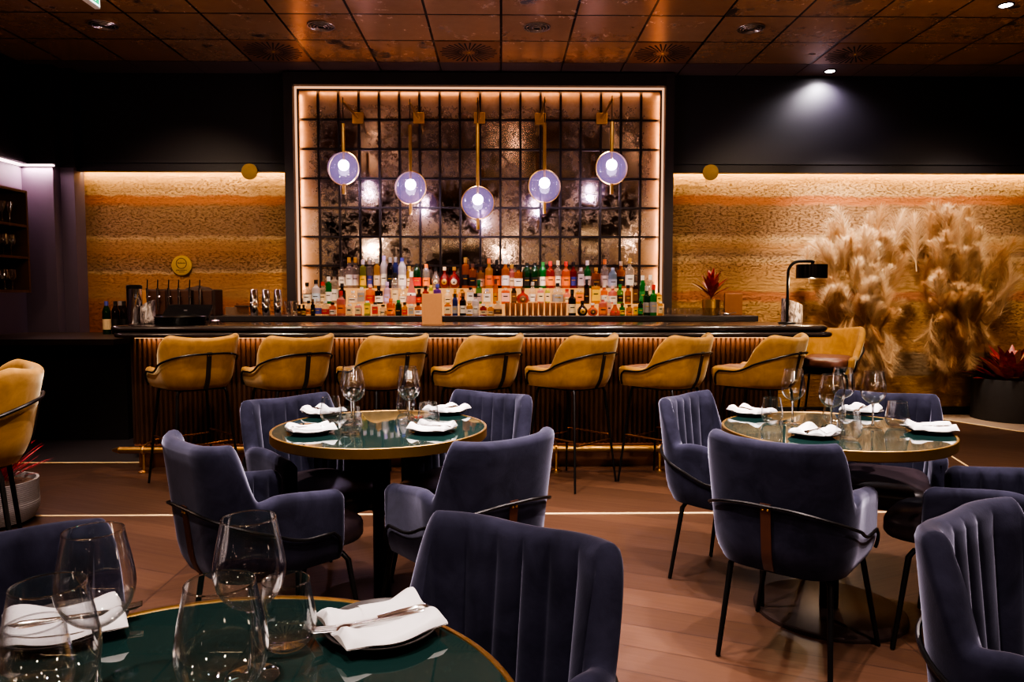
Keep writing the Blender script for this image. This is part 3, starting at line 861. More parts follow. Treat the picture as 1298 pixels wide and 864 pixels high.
# glasses on the wall shelf
def make_shelf_glass(kind):
    def f():
        r = thing('stemmed_glass', '', 'glass')
        if kind == 0: p = [(.03,.0),(.03,.002),(.005,.006),(.004,.095),(.012,.105),(.024,.15),(.038,.20)]
        elif kind == 1: p = [(.033,.0),(.033,.002),(.005,.006),(.004,.085),(.014,.092),(.036,.115),(.041,.14),(.036,.175),(.031,.20)]
        else: p = [(.031,.0),(.031,.002),(.005,.006),(.004,.085),(.014,.092),(.031,.115),(.034,.135),(.030,.165),(.027,.19)]
        M().lathe(smooth_prof(p,2), n=18, cap0=True).build('glass_body', GLASSD, r, angle=80)
        return r
    return f
names = {0:('flared coupe glass','top'), 1:('large stemmed glass','middle'), 2:('small stemmed glass','bottom')}
for k, z in enumerate((zb_, zc_, zd)):
    for i in range(9):
        for j in range(2):
            y = sy1-.13-.105*i-.03*j; x = XL+.22-.11*j
            if j == 1 and i > 6: continue
            if k == 1 and i == 0 and j == 1: continue
            place('sg%d'%k, make_shelf_glass(k), '%s on the %s wall shelf, %s from the far end, %s row' % (names[k][0], names[k][1], (ordn+['eighth','ninth'])[i], ('front','rear')[j]), (x,y,z+.0125), 0, 'glasses on the %s wall shelf' % names[k][1])

# ------------------------------------------------------------------ bottles
def gl(name, col, body): return thin_glass('bottle_'+name, tuple(.25+.75*c for c in col), .8, .05, .02, body, col)
BG = {'clear': thin_glass('bottle_clear', (.93,.92,.90), .9, .06, .02, .25, (.95,.88,.8)),
      'frost': thin_glass('bottle_frost', (.8,.8,.85), .6, .05, .2, .75, (.85,.8,.85)),
      'amber': gl('amber', (.75,.26,.04), .6), 'gold': gl('gold', (.85,.50,.12), .55), 'red': gl('red', (.55,.05,.03), .6),
      'green': gl('green', (.03,.38,.08), .6), 'dkgreen': gl('dkgreen', (.012,.09,.025), .75), 'dark': gl('dark', (.03,.014,.012), .85),
      'blue': gl('blue', (.05,.07,.30), .75), 'ltblue': gl('ltblue', (.45,.62,.72), .8), 'pink': gl('pink', (.85,.36,.32), .7),
      'orange': gl('orange', (.85,.25,.10), .7), 'purple': gl('purple', (.20,.06,.42), .8), 'lime': gl('lime', (.55,.62,.12), .6), 'lilac': gl('lilac', (.62,.48,.75), .75)}
def pl(n, c, r=.6, met=0): return plain('paint_'+n, c, r, met, .05, 40)
PC = {'white': pl('white',(.78,.72,.66)), 'cream': pl('cream',(.72,.55,.34)), 'black': pl('black',(.015,.013,.013),.4), 'gold': pl('gold',(.75,.46,.12),.35,.7),
      'orange': pl('orange',(.80,.22,.05)), 'red': pl('red',(.60,.04,.03)), 'yellow': pl('yellow',(.80,.52,.06)), 'green': pl('green',(.03,.25,.06)),
      'blue': pl('blue',(.08,.09,.40)), 'silver': pl('silver',(.7,.7,.7),.3,.8), 'brown': pl('brown',(.14,.06,.025)), 'pink': pl('pink',(.80,.45,.38)), 'grey': pl('grey',(.3,.28,.28)), 'ltblue': pl('ltblue',(.5,.6,.72)), 'lilac':pl('lilac',(.5,.38,.7))}
ROWS = {'f': (7.03, zt, 400.3), 'm': (Y2+.07, z2, 385), 't': (Y3+.07, z3, 365.3)}
RN = {'f':'front row', 'm':'middle step', 't':'top step'}
SHAPES = {'wine':(.62,.30), 'std':(.60,.16), 'squat':(.66,.10), 'round':(.5,.3), 'tall':(.70,.12), 'box':(.72,.06), 'cone':(.2,.5), 'dome':(.5,.30)}
BL = []
def B(row, px, w, top, shape, glass, lab, cap): BL.append((row,px,w,top,shape,glass,lab,cap))
for a in [ # top step
 ('t',434.4,8.6,332,'squat','clear','white','black'),('t',443.3,8.8,326,'std','clear','white','gold'),('t',451.4,8.8,326,'std','clear','white','gold'),
 ('t',460.6,7.6,329,'tall','lime','yellow','white'),('t',469.6,7.4,329,'tall','clear','blue','silver'),('t',478.2,7.6,327.6,'tall','gold','cream','silver'),
 ('t',487.3,8.8,324,'wine','frost','white','lilac'),('t',495,7.6,326,'wine','dark','black','grey'),('t',502,8,326,'wine','blue','black','grey'),
 ('t',510.2,9.6,326.6,'wine','frost','white','blue'),('t',519.2,7.6,337,'wine','gold','cream','gold'),('t',529,9.8,334,'wine','dkgreen','red','black'),
 ('t',540.5,9,334.5,'wine','clear','orange','orange'),('t',552.5,9.4,338.5,'round','clear','cream','black'),('t',563.7,12.4,338,'round','red','gold','cream'),
 ('t',576,14,338,'round','red','cream','gold'),('t',590.2,9,326,'tall','amber','black','gold'),('t',599.2,8.6,334,'tall','amber','black','brown'),
 ('t',609.3,10,338,'squat','gold','cream','brown'),('t',620,9.6,327.6,'std','gold','orange','orange'),('t',630,9.8,329,'std','dark','orange','black'),
 ('t',640.6,9.6,328,'std','amber','white','white'),('t',648.8,7.8,335,'std','pink','cream','gold'),('t',657.2,10,337,'squat','amber','white','black'),
 ('t',668,9.8,333,'wine','dkgreen','black','black'),('t',677.9,9.6,333,'wine','dkgreen','black','black'),('t',688,9.2,332,'wine','green','white','green'),
 ('t',697.4,10.6,331,'std','red','orange','red'),('t',707,9.4,330,'std','clear','white','cream'),('t',717.2,10,331.5,'std','orange','orange','red'),
 ('t',726.4,8.6,332,'std','red','blue','black'),('t',735.8,8.8,339,'box','clear','white','white'),('t',744.3,9.4,330,'std','green','white','white'),
 ('t',755.2,11,339,'squat','amber','brown','gold'),('t',766,9.6,328.5,'std','clear','white','orange'),('t',776.4,10.2,339,'wine','ltblue','ltblue','ltblue'),
 ('t',786.6,9.4,331,'std','amber','black','cream'),('t',797.6,10.4,327,'std','clear','white','gold')]: B(*a)
for a in [ # middle step
 ('m',389.6,9.6,358,'std','clear','white','black'),('m',401,10,354.5,'std','frost','ltblue','black'),('m',409.6,8.2,357,'std','clear','cream','red'),
 ('m',417,7.6,350.5,'tall','green','white','white'),('m',424.6,10.4,343,'squat','clear','white','black'),('m',434,8.6,359,'std','dark','black','black'),
 ('m',447.5,11.4,368.5,'dome','clear','white','white'),('m',458.6,10.4,364,'box','clear','grey','white'),('m',469.6,10.4,360,'squat','orange','red','pink'),
 ('m',480.4,9.8,362,'squat','dark','white','black'),('m',491,8.8,357,'std','lilac','lilac','lilac'),('m',501,8,345.5,'wine','clear','cream','black'),
 ('m',511,9.6,363,'dome','clear','white','white'),('m',521.7,12,344,'cone','pink','white','white'),('m',531.3,8,366,'std','dark','red','black'),
 ('m',539.6,7.6,362,'std','red','red','black'),('m',546.4,6,361,'box','lime','yellow','yellow'),('m',554.5,9.6,360,'squat','purple','gold','blue'),
 ('m',568,9.6,367,'dome','clear','cream','white'),('m',577,6.6,366,'std','gold','cream','gold'),('m',585.6,9.8,366.5,'box','gold','orange','gold'),
 ('m',596.6,9.8,364,'box','clear','white','black'),('m',607,7.6,354.5,'std','green','white','green'),('m',617.4,10.4,366,'box','clear','white','white'),
 ('m',628.2,6.2,354.5,'wine','amber','gold','brown'),('m',640.8,12,364.7,'box','orange','pink','cream'),('m',651.4,7.4,365,'box','dark','brown','black'),
 ('m',662.6,15.4,364.6,'round','red','brown','brown'),('m',675,9.2,357,'dome','clear','white','silver'),('m',685.2,9.2,364.5,'box','pink','cream','cream'),
 ('m',693.8,7.4,365,'box','lime','cream','yellow'),('m',706.7,13.6,358.5,'dome','clear','grey','black'),('m',718.6,8.4,366,'std','pink','cream','red'),
 ('m',734.3,11.4,367,'box','gold','orange','cream'),('m',743.5,6.6,354,'tall','dark','black','black'),('m',754.6,12,358.5,'box','gold','yellow','black'),
 ('m',765.6,8.4,360,'std','orange','white','white'),('m',776.5,10.6,362,'std','pink','white','pink'),('m',785.7,8,360,'std','green','black','green'),
 ('m',795.8,7.2,361,'std','amber','brown','black'),('m',804.8,7.4,358,'box','dark','brown','silver'),('m',814.2,7.2,349,'wine','green','green','white'),
 ('m',824,7.4,348.5,'tall','clear','cream','white'),('m',834.6,8,371,'box','gold','yellow','yellow')]: B(*a)
for a in [ # front row
 ('f',379.6,5.2,386,'std','dark','brown','black'),('f',384.9,5,386,'std','dark','gold','black'),('f',391.2,6.6,381,'std','clear','orange','black'),
 ('f',396.6,5,379,'std','dark','black','brown'),('f',403,8.6,378,'std','clear','blue','white'),('f',412.4,8.6,381,'squat','clear','red','white'),
 ('f',421.6,8.4,383,'squat','pink','white','black'),('f',432.4,10.4,368.5,'std','pink','orange','red'),('f',443.2,9,385,'box','clear','cream','white'),
 ('f',454.4,9,385,'box','pink','cream','white'),('f',465.8,8.4,381,'box','lime','yellow','white'),('f',475.8,8.6,383,'box','clear','red','black'),
 ('f',485.5,7.8,386,'squat','clear','cream','black'),('f',495.4,10,378,'squat','orange','orange','orange'),('f',505.2,7.6,380,'wine','dkgreen','black','dark' if 0 else 'green'),
 ('f',513,6.6,383,'std','gold','red','black'),('f',521.4,8,385,'box','clear','grey','white'),('f',530,8.4,384,'squat','amber','white','black'),
 ('f',567.8,9.6,383,'box','amber','cream','gold'),('f',576.8,6.6,372,'wine','blue','grey','black'),('f',586.8,8.2,371,'std','dark','white','brown'),
 ('f',595.2,7.4,381,'std','gold','white','cream'),('f',602.8,8.4,371.5,'std','frost','white','black'),('f',612.6,8.4,385,'squat','red','cream','white'),
 ('f',621.8,8,386,'squat','gold','cream','white'),('f',631.2,9.6,381,'squat','clear','brown','cream'),
 ('f',725.2,9.4,366.5,'std','dark','cream','black'),('f',738.2,12.4,381,'round','dark','gold','black'),('f',751.2,12.6,384,'round','orange','brown','white'),
 ('f',764.2,10.4,375.5,'std','pink','orange','white'),('f',772,6.4,380,'box','clear','pink','white'),('f',779.5,12.4,383,'cone','orange','red','white'),
 ('f',788.7,7,384,'std','green','yellow','brown'),('f',797.6,7.6,386,'squat','gold','orange','brown'),('f',805.4,6.6,387,'box','gold','yellow','cream'),
 ('f',811.8,6.2,378,'std','dkgreen','green','green'),('f',819.6,8.4,362,'std','dkgreen','grey','silver'),('f',828.2,8.6,360.5,'std','green','grey','red'),
 ('f',836.8,6.6,382,'box','gold','cream','white')]: B(*a)
bn = {}
colw = {'clear':'clear','frost':'frosted','amber':'amber','gold':'golden','red':'dark red','green':'green','dkgreen':'dark green','dark':'near black','blue':'deep blue','ltblue':'pale blue','pink':'pink','orange':'orange','purple':'purple','lime':'yellow green','lilac':'lilac'}
ords = lambda k: ['first','second','third','fourth','fifth','sixth','seventh','eighth','ninth','tenth','eleventh','twelfth','thirteenth','fourteenth','fifteenth','sixteenth','seventeenth','eighteenth','nineteenth','twentieth'][k-1] if k <= 20 else 'twenty '+ords(k-20) if k < 30 else 'thirtieth' if k == 30 else 'thirty '+ords(k-30) if k < 40 else 'fortieth' if k == 40 else 'forty '+ords(k-40)
def bottle_profile(shape, r, H):
    nr = min(.0155, r*.5)
    sb, sl = SHAPES[shape]
    if shape == 'round':
        p = [(r*.45,0),(r*.8,H*.08),(r,H*.30),(r*.92,H*.46),(r*.6,H*.60),(nr*1.1,H*.68),(nr,H*.86)]
    elif shape == 'cone':
        p = [(r*.95,0),(r,H*.05),(r*.92,H*.25),(r*.62,H*.48),(nr*1.2,H*.66),(nr,H*.86)]
    elif shape == 'dome':
        p = [(r*.95,0),(r,H*.03),(r,H*.48),(r*.85,H*.62),(r*.45,H*.74),(nr,H*.80),(nr,H*.86)]
    elif shape == 'box':
        p = [(r*.97,0),(r,H*.02),(r,H*.76),(r*.9,H*.82),(nr*1.3,H*.86),(nr*1.2,H*.9)]
    else:
        p = [(r*.95,0),(r,H*.02),(r,H*sb),(r*.9,H*(sb+sl*.35)),(r*.5,H*(sb+sl*.75)),(nr*1.05,H*(sb+sl)),(nr,H*.86)]
    return p, nr
yj = {}
for row, px, w, top, shape, glass, lab, cap in sorted(BL, key=lambda b: (b[0], b[1])):
    yj[row] = yj.get(row, 0)+1; k = yj[row]
    Y, zb0, _ = ROWS[row]; Y += (.018 if k % 2 else -.018)
    p = on_y(px, 390, Y); z_top = on_y(px, top, Y).z
    H = max(.09, z_top-zb0); r = w*Y/FPX/2*1.06
    b = thing('bottle', '%s glass bottle with %s label, %s, %s from left' % (colw[glass], {'ltblue':'pale blue','lilac':'lilac'}.get(lab,lab), RN[row] if row!='f' else 'front row', ords(k)), 'bottle', (p.x, Y, zb0), 0, 'bottles on the %s of the bar display' % RN[row])
    sq = 1 if shape == 'box' else 0
    prof, nr = bottle_profile(shape, r, H)
    sp = smooth_prof(prof, 3) if not sq else prof
    m = M().lathe(sp, n=16, sq=.8 if sq else 0, cap0=True)
    m.build('glass', BG[glass], b, angle=50)
    # label wrapped on the body
    zl0, zl1 = (.10,.44) if shape not in ('round','cone') else (.18,.36)
    if shape == 'box': zl0, zl1 = .14, .68
    lr = [r*1.02]*2
    lm = M()
    if shape in ('round',): lm.sphere((0,-r*.97,H*.30), r*.55, 12, 8, (1,.18,1))
    elif sq:
        s = r*.86*1.02; lm.box(-s*.9, s*.9, -s*1.02, -s*.98, H*zl0, H*zl1)
    elif shape == 'cone':
        rr = lambda h: r*(1.0-.10*(h-.05)/.2 if h < .25 else .92-.30*(h-.25)/.23)
        lm.lathe([(rr(h)*1.02, H*h) for h in (.12,.2,.28,.34)], n=16)
    else: lm.lathe([(r*1.02,H*zl0),(r*1.02,H*zl1)], n=16)
    lo = lm.build('label', PC[lab], b, angle=40)
    # a line of print as a dark band/emblem on the label
    mark = PC['black'] if lab in ('white','cream','yellow','gold','pink','ltblue','orange') else PC['gold']
    mm = M(); hz = H*(zl0+(zl1-zl0)*.62); rr = r*1.035
    if not sq and shape not in ('round','cone'):
        v = []; f = []
        for q in range(5):
            a = -PI/2+(q-2)*.28
            v += [(rr*math.cos(a), rr*math.sin(a), hz-.004), (rr*math.cos(a), rr*math.sin(a), hz+.004)]
        f = [(2*q,2*q+2,2*q+3,2*q+1) for q in range(4)]; mm.add(v, f)
        mm.build('print', mark, lo)
    elif sq:
        s = r*.86; mm.box(-s*.5, s*.5, -s*1.06, -s*1.03, hz-.005, hz+.005); mm.build('print', mark, lo)
    else:
        mm.sphere((0,-r*1.06,H*.28), r*.16, 10, 6, (1,.3,1)); mm.build('print', mark, lo)
    cm = M().lathe([(nr*1.18,H*.83),(nr*1.18,H*.995),(nr*1.0,H),(.0005,H)], n=14)
    cm.build('cap', PC[cap], b, angle=40)

wb = [(136,'wine bottle with cream label, leftmost on the side counter','dkgreen','cream','blue',7.0),(147.5,'black wine bottle beside the cream labelled one on the side counter','dark','black','black',7.05),(153.5,'dark wine bottle second from right on the side counter','dark','black','grey',7.15),(158.5,'dark wine bottle rightmost on the side counter, touching the bar','dark','black','black',7.05)]
for px, lb, g_, l_, c_, Y in wb:
    p = on_y(px, 424, Y); b = thing('wine_bottle', lb, 'bottle', (p.x,Y,zs), 0, 'wine bottles on the side counter')
    r = .037; H = .315
    prof, nr = bottle_profile('wine', r, H)
    M().lathe(smooth_prof(prof,3), n=20, cap0=True).build('glass', BG[g_], b, angle=50)
    M().lathe([(r*1.02,H*.14),(r*1.02,H*.46)], n=20).build('label', PC[l_], b)
    M().lathe([(nr*1.15,H*.78),(nr*1.15,H*.995),(nr,H),(.0005,H)], n=14).build('foil', PC[c_], b, angle=40)

# copper cups, jars and small glasses in the front row
def make_cup():
    r = thing('copper_cup', '', 'cup')
    M().lathe([(.0005,.001),(.017,.001),(.019,.004),(.024,.125),(.0225,.125),(.018,.01),(.0005,.008)], n=20).build('cup_body', COPPER, r, angle=50)
    return r
for i, px in enumerate((643,650,657,664.5,672,679,686,693.5,701,708,715)):
    p = on_y(px,400,6.96+.02*(i%2)); place('cup', make_cup, 'polished copper cup in the front row of the bar display, %s from the left' % ords(i+1), (p.x,p.y,zt), 0, 'copper cups in front of the bottles')
def make_smallglass():
    r = thing('small_glass', '', 'glass')
    M().lathe([(.0005,.001),(.026,.001),(.029,.005),(.031,.075),(.0295,.075),(.027,.012),(.0005,.011)], n=20).build('glass_body', GLASSD, r, angle=50)
    return r
for i in range(11):
    px = 843+i*7.2
    p = on_y(px,400,6.98); place('smallglass', make_smallglass, 'small clear glass on the back counter right of the bottles, %s from the left' % ords(i+1), (p.x,p.y,zt), 0, 'small clear glasses beside the bottles')
p = on_y(921,400,6.97)
sb = thing('steel_strainer', 'small steel bar strainer at the right end of the row of clear glasses', 'strainer', (p.x,p.y,zt))
M().ring((0,0,.02),.035,.004,'Z',24,6).lathe([(.0005,.002),(.03,.004),(.034,.02)], n=24).build('sieve', CHROME, sb)
M().tube([(.03,0,.022),(.09,-.01,.03)], .005, 8).build('handle', CHROME, sb)
# shaker tins
def make_shaker():
    r = thing('shaker', '', 'cocktail shaker')
    M().lathe([(.0005,.001),(.032,.001),(.034,.004),(.043,.125),(.041,.128),(.0005,.126)], n=28).build('lower_tin', CHROME, r, angle=40)
    M().lathe([(.041,.118),(.0415,.13),(.034,.245),(.031,.25),(.0005,.25)], n=28).build('upper_tin', CHROME, r, angle=40)
    return r
for i, px in enumerate((322.5,337.5,352.5)):
    p = on_y(px,400,7.0); place('shaker', make_shaker, 'two part steel cocktail shaker left of the mirror, %s of three' % ('leftmost','middle','rightmost')[i], (p.x,p.y,zt), 0, 'steel cocktail shakers')
def make_mixing():
    r = thing('mixing_glass', '', 'glass')
    M().lathe([(.0005,.002),(.035,.002),(.030,.03),(.028,.06),(.044,.14),(.042,.14),(.026,.062),(.027,.03),(.0005,.012)], n=24).build('glass_body', GLASSD, r, angle=50)
    return r
for i, px in enumerate((366,374)):
    p = on_y(px,400,6.98+.08*i); place('mix', make_mixing, 'flared mixing glass between the shakers and the bottles, %s one' % ('left','right')[i], (p.x,p.y,zt))
p = on_y(301,400,7.0)
nb = thing('glass_rack', 'low clear ribbed rack with wooden lid left of the shakers', 'rack', (p.x,p.y,zt))
m = M()
for k in range(14): m.lathe([(.0005,.001),(.0095,.001),(.0095,.085),(.0005,.085)], (-.105+k*.0158,0,0), 8)
m.build('ribbed_body', thin_glass('ribbed_glass',(.9,.85,.8),.8,.1,.1,.35,(.7,.6,.5)), nb)
M().rbox(-.01,.12,-.05,.05,.086,.098,.003).build('lid', DARKWOOD, nb, smooth=False)

# ------------------------------------------------------------------ bar top items, left
def barpt(px, Y): p = on_y(px, 409, Y); return (p.x, Y, BTOP)
p = barpt(171.5,5.62)
o = thing('steel_canister', 'tall polished steel canister at the left end of the bar', 'canister', p)
M().lathe([(.0005,.001),(.052,.001),(.054,.004),(.054,.27),(.0005,.27)], n=36).build('cylinder', CHROME, o, angle=40)
M().lathe([(.056,.268),(.056,.290),(.048,.298),(.0005,.298)], n=36).build('lid', BLACK, o, angle=40)
def marble():
    t = NT('carved_marble'); o = t.obj(); nz = t.noise(t.scale(o,(1,1,.35)), 34, 6, .7, 1.2)
    c = t.ramp(nz, [(.38,(.03,.025,.025)),(.5,(.30,.24,.21)),(.62,(.75,.66,.6))])
    return t.done(t.pbr(c, .35, 0, t.bump(nz, .8, .01)))
MARB = marble()
def slant_vase(name, lab, loc, w, h0, h1, flip):
    o = thing(name, lab, 'vase', loc)
    n = 40; m = M(); v = []
    prof = [(.94,0),(1,.02),(1,.25),(1,.5),(1,.75),(1,1),(.88,1),(.86,.4),(.0005,.4)]
    for rr, h in prof:
        for k in range(n):
            a = 2*PI*k/n; x = rr*w*math.cos(a); y = rr*w*math.sin(a)
            ht = (h0+h1)/2+(h1-h0)/2*(x/w)
            v.append((x*(1+.03*math.sin(9*a)), y, h*ht))
    f = [(i*n+k, i*n+(k+1)%n, (i+1)*n+(k+1)%n, (i+1)*n+k) for i in range(len(prof)-1) for k in range(n)]
    f.append(tuple(range(n-1,-1,-1)))
    m.add(v, f).build('carved_body', MARB, o, angle=50)
    return o
slant_vase('stone_vase', 'slanted mottled stone vase beside the steel canister on the bar', barpt(188,5.58), .052, .125, .185, 0)
slant_vase('stone_vase', 'slanted mottled stone vase beside the black lamp at the right of the bar', barpt(1003.5,5.80), .080, .195, .135, 0).scale = (1,1,1)
# tap wall
p = on_y(229,403,7.0)
tp = thing('beer_tap_tower', 'dark wooden board of six slim chrome beer taps behind the till', 'beer taps', (p.x,7.0,zt))
hw_ = (272-185)/2*7.0/FPX; hz_ = on_y(229,366.5,7.0).z-zt
M().rbox(-hw_,hw_,0,.20,.0,hz_,.008).build('board', plain('tap_board',(.035,.018,.013),.45,0,.3,12), tp, smooth=False)
for k in range(3):
    c = -hw_+hw_*2*(k+.5)/3
    M().rbox(c-.085,c+.085,-.012,.004,.01,hz_-.012,.004).build('panel', plain('tap_panel',(.075,.032,.02),.4,0,.3,12), tp, smooth=False)
for px in (189.7,202.7,216.5,229,243,255.7):
    x = on_y(px,385,7.0).x-p.x
    t_ = M().tube([(x,-.04,hz_-.20),(x,-.04,hz_-.09),(x,-.04,hz_+.01)],[.009,.011,.013],10).tube([(x,-.012,hz_-.075),(x,-.06,hz_-.075)],.008,8).tube([(x,-.04,hz_-.07),(x+.03,-.045,hz_-.07)],.005,8).build('tap', CHROME, tp)
    M().tube([(x,-.04,hz_+.01),(x,-.03,hz_+.09)],[.006,.005],8).build('tap_handle', BLACK, t_)
px_ = on_y(252,366,7.1)
o = thing('folded_bag', 'flat dark folded cloth lying on top of the beer tap board', 'cloth', (px_.x,7.1,zt+hz_))
def cl(u,v): return ((u-.5)*.21, (v-.5)*.14, .030*math.sin(PI*u)**.4*math.sin(PI*v)**.4*(1+.25*math.sin(9*u)*math.cos(7*v)))
M().grid(cl,20,14).build('cloth', plain('dark_cloth',(.05,.028,.022),.8), o)
p = on_y(183,385,6.97)
o = M().rbox(-.028,.028,-.01,.01,.0,.24,.003).build('wooden_menu_board', plain('pale_wood',(.42,.20,.07),.6,0,.2,14), None, smooth=False); o.location=(p.x,6.97,zt); tag(o,'upright pale wooden board between the canister and the beer taps','board')
# till
p = barpt(237,5.70)
pos = thing('till_terminal', 'black touch screen till tilted back behind the left end of the bar', 'till', p)
sw = .20
v = [(-.185,.10,.145),(.165,.10,.145),(.205,-.10,.045),(-.150,-.10,.055)]
nrm = Vector((0,-.45,1)).normalized()*.02
vv = v+[tuple(Vector(q)-nrm) for q in v]
M().add(vv, [(0,3,2,1),(4,5,6,7),(0,1,5,4),(1,2,6,5),(2,3,7,6),(3,0,4,7)]).build('screen', plain('till_black',(.012,.012,.014),.2,0,.1,5), pos, smooth=False)
M().tube([(0,.02,.0),(0,.02,.04),(0,.01,.08)],[.06,.03,.03],14).build('stand', BLACK, pos)
lg = M().box(-.012,.012,-.003,.003,0,.006).build('logo', PC['grey'], pos, smooth=False); lg.location = (-.01,.0,.100); lg.rotation_euler=(R(-65),0,0)
def make_tray():
    r = thing('serving_tray', '', 'tray')
    M().lathe([(.0005,.001),(.165,.001),(.176,.006),(.180,.016),(.176,.0165),(.168,.006),(.0005,.004)], n=56).build('tray_body', plain('black_tray',(.012,.011,.012),.25), r, angle=50)
    return r
pt = barpt(229,5.44)
for i in range(4):
    place('tray', make_tray, 'round black serving tray in front of the till, %s of the stack' % ('bottom','second from bottom','third from bottom','topmost')[i], (pt[0],pt[1],BTOP+.0155*i), 0, 'stacked black trays')
p = barpt(273,5.50)
o = thing('receipt_spike', 'thin chrome receipt spike standing at the right of the till', 'receipt spike', p)
M().tube([(0,0,.012),(0,0,.135)],[.0025,.001],8).build('spike', CHROME, o)
M().ring((0,0,.028),.03,.004,'Z',24,6).tube([(-.03,0,.028),(-.045,0,.002)],.003,6).tube([(.03,0,.028),(.045,0,.002)],.003,6).tube([(0,.03,.028),(0,.045,.002)],.003,6).build('base', CHROME, o)
# menu cards
p = on_y(547.6,408.6,5.45); hm = on_y(547.6,371.8,5.45).z-BTOP; wm = 25.4*5.45/FPX
o = M().rbox(-wm/2,wm/2,-.004,.004,0,hm,.0015).build('menu_board', KRAFT, None, smooth=False); o.location=(p.x,5.45,BTOP); tag(o,'upright plain brown menu board on the middle of the bar top','menu')
p = on_y(929,399,7.2); hm = on_y(929,371.5,7.2).z-zt
o = M().rbox(-.088,.088,-.02,.02,0,hm,.004).box(.058,.062,-.0215,-.019,0,hm).build('leather_folder', plain('tan_folder',(.30,.12,.04),.55,0,.12,25), None, smooth=False); o.location=(p.x,7.2,zt); tag(o,'upright tan folder on the back counter beside the red potted plant','folder')

# ------------------------------------------------------------------ leafy plants
def leaf_mesh(m, base, direction, length, width, bend, seg=8, cup=.25):
    d = Vector(direction).normalized(); side = d.cross(Vector((0,0,1)))
    if side.length < .05: side = Vector((1,0,0))
    side.normalize(); up = side.cross(d).normalized()
    v = []; p = Vector(base)
    for k in range(seg+1):
        t = k/seg; w = width*math.sin(PI*min(1,t*.93+.05))**.8*(1-.15*t)
        dd = (d*math.cos(bend*t)-up*math.sin(bend*t)).normalized(); un = side.cross(dd).normalized()
        v += [p-side*w+un*w*cup, p, p+side*w+un*w*cup]
        p = p+dd*(length/seg)
    f = []
    for k in range(seg):
        a = 3*k; f += [(a,a+1,a+4,a+3),(a+1,a+2,a+5,a+4)]
    m.add(v, f)
def leafmat(name, a, b, c):
    t = NT(name); o = t.obj(); nz = t.noise(o, 22, 4)
    col = t.ramp(nz, [(.32,a),(.55,b),(.72,c)])
    return t.done(t.pbr(col, .4, 0, None, Subsurface_Weight=0.0))
REDLEAF = leafmat('red_leaf', (.16,.008,.018), (.34,.035,.035), (.48,.14,.08))
PALEEDGE = leafmat('pale_leaf', (.40,.24,.12), (.5,.34,.2), (.35,.08,.06))
# pot plant on the bar
p = on_y(901,399.5,7.05)
pl_ = thing('potted_plant', 'red leaved plant in a small brass pot on the back counter', 'potted plant', (p.x,7.05,zt))
rr = 11*7.05/FPX
M().lathe([(.0005,.001),(rr*.96,.001),(rr,.004),(rr,.155),(rr*.93,.155),(rr*.9,.13),(.0005,.13)], n=32).build('pot', BRASS_DULL, pl_, angle=40)
rn = random.Random(11)
M().tube([(0,0,.12),(0,0,.22)],.006,6).build('stem', DARKWOOD, pl_)
for k in range(26):
    a = k*2.4; el = .25+.75*(k/26)
    m = M(); leaf_mesh(m, (0,0,.17+.05*(k/26)), (math.cos(a)*(1.05-el), math.sin(a)*(1.05-el)*.8, .35+el*.9), .20+.06*rn.random(), .027, .45*rn.random())
    m.build('leaf', PALEEDGE if k % 4 == 1 else REDLEAF, pl_)
# right planter
p = on_z(1306,538,0); cx_, cy_ = p.x+.02, p.y+.34
pr = thing('floor_planter', 'tall dark grey cylinder planter with dark red plant at the right edge', 'planter', (cx_,cy_,0))
hp = .43; rp = .345
M().lathe([(.0005,.001),(rp*.98,.001),(rp,.01),(rp,hp),(rp*.93,hp),(rp*.92,hp-.06),(.0005,hp-.06)], n=56).build('pot', plain('grey_fibre',(.035,.033,.036),.65,0,.15,25), pr, angle=40)
for k in range(60):
    a = k*2.399; el = (k/60)**.8
    m = M(); leaf_mesh(m, (.12*math.cos(a)*(1-el), .12*math.sin(a)*(1-el), hp-.06), (math.cos(a)*(1.15-el), math.sin(a)*(1.15-el), .25+el*.9), .34+.12*rn.random(), .050, .5*rn.random()+.15)
    m.build('leaf', PALEEDGE if k % 6 == 1 else REDLEAF, pr)
# left planter
pq = thing('floor_planter', 'round ribbed grey planter with spiky red grass at the left edge', 'planter', (-2.86,4.08,0))
hq = .243; rq = .215
pp = [(.0005,.001),(rq*.70,.001),(rq*.80,.012)]+[(rq*(.86+.14*math.sin(PI*min(1,k/20)*.62)), .02+(hq-.02)*k/40+.0) for k in range(41)]
pp = [(r_+(.0022 if i % 2 else 0), z_) for i, (r_, z_) in enumerate(pp)]+[(rq*.93,hq),(rq*.90,hq-.03),(.0005,hq-.03)]
M().lathe(pp, n=56).build('pot', plain('ribbed_grey',(.30,.28,.28),.75,0,.15,40), pq, angle=20)
M().lathe([(rq*.90,hq-.028),(.0005,hq-.018)], n=40).build('gravel', plain('gravel',(.20,.12,.08),.9,0,.6,90), pq)
GRASS = leafmat('red_grass', (.22,.010,.02), (.42,.03,.045), (.55,.09,.08))
for k in range(90):
    a = k*2.399; el = (k/90)
    m = M(); leaf_mesh(m, (.05*math.cos(a), .05*math.sin(a), hq-.02+.06*el), (math.cos(a)*(1.1-el), math.sin(a)*(1.1-el), .55+el*.7), .19+.10*rn.random(), .0095, .6*rn.random(), 6)
    m.build('leaf', GRASS, pq)

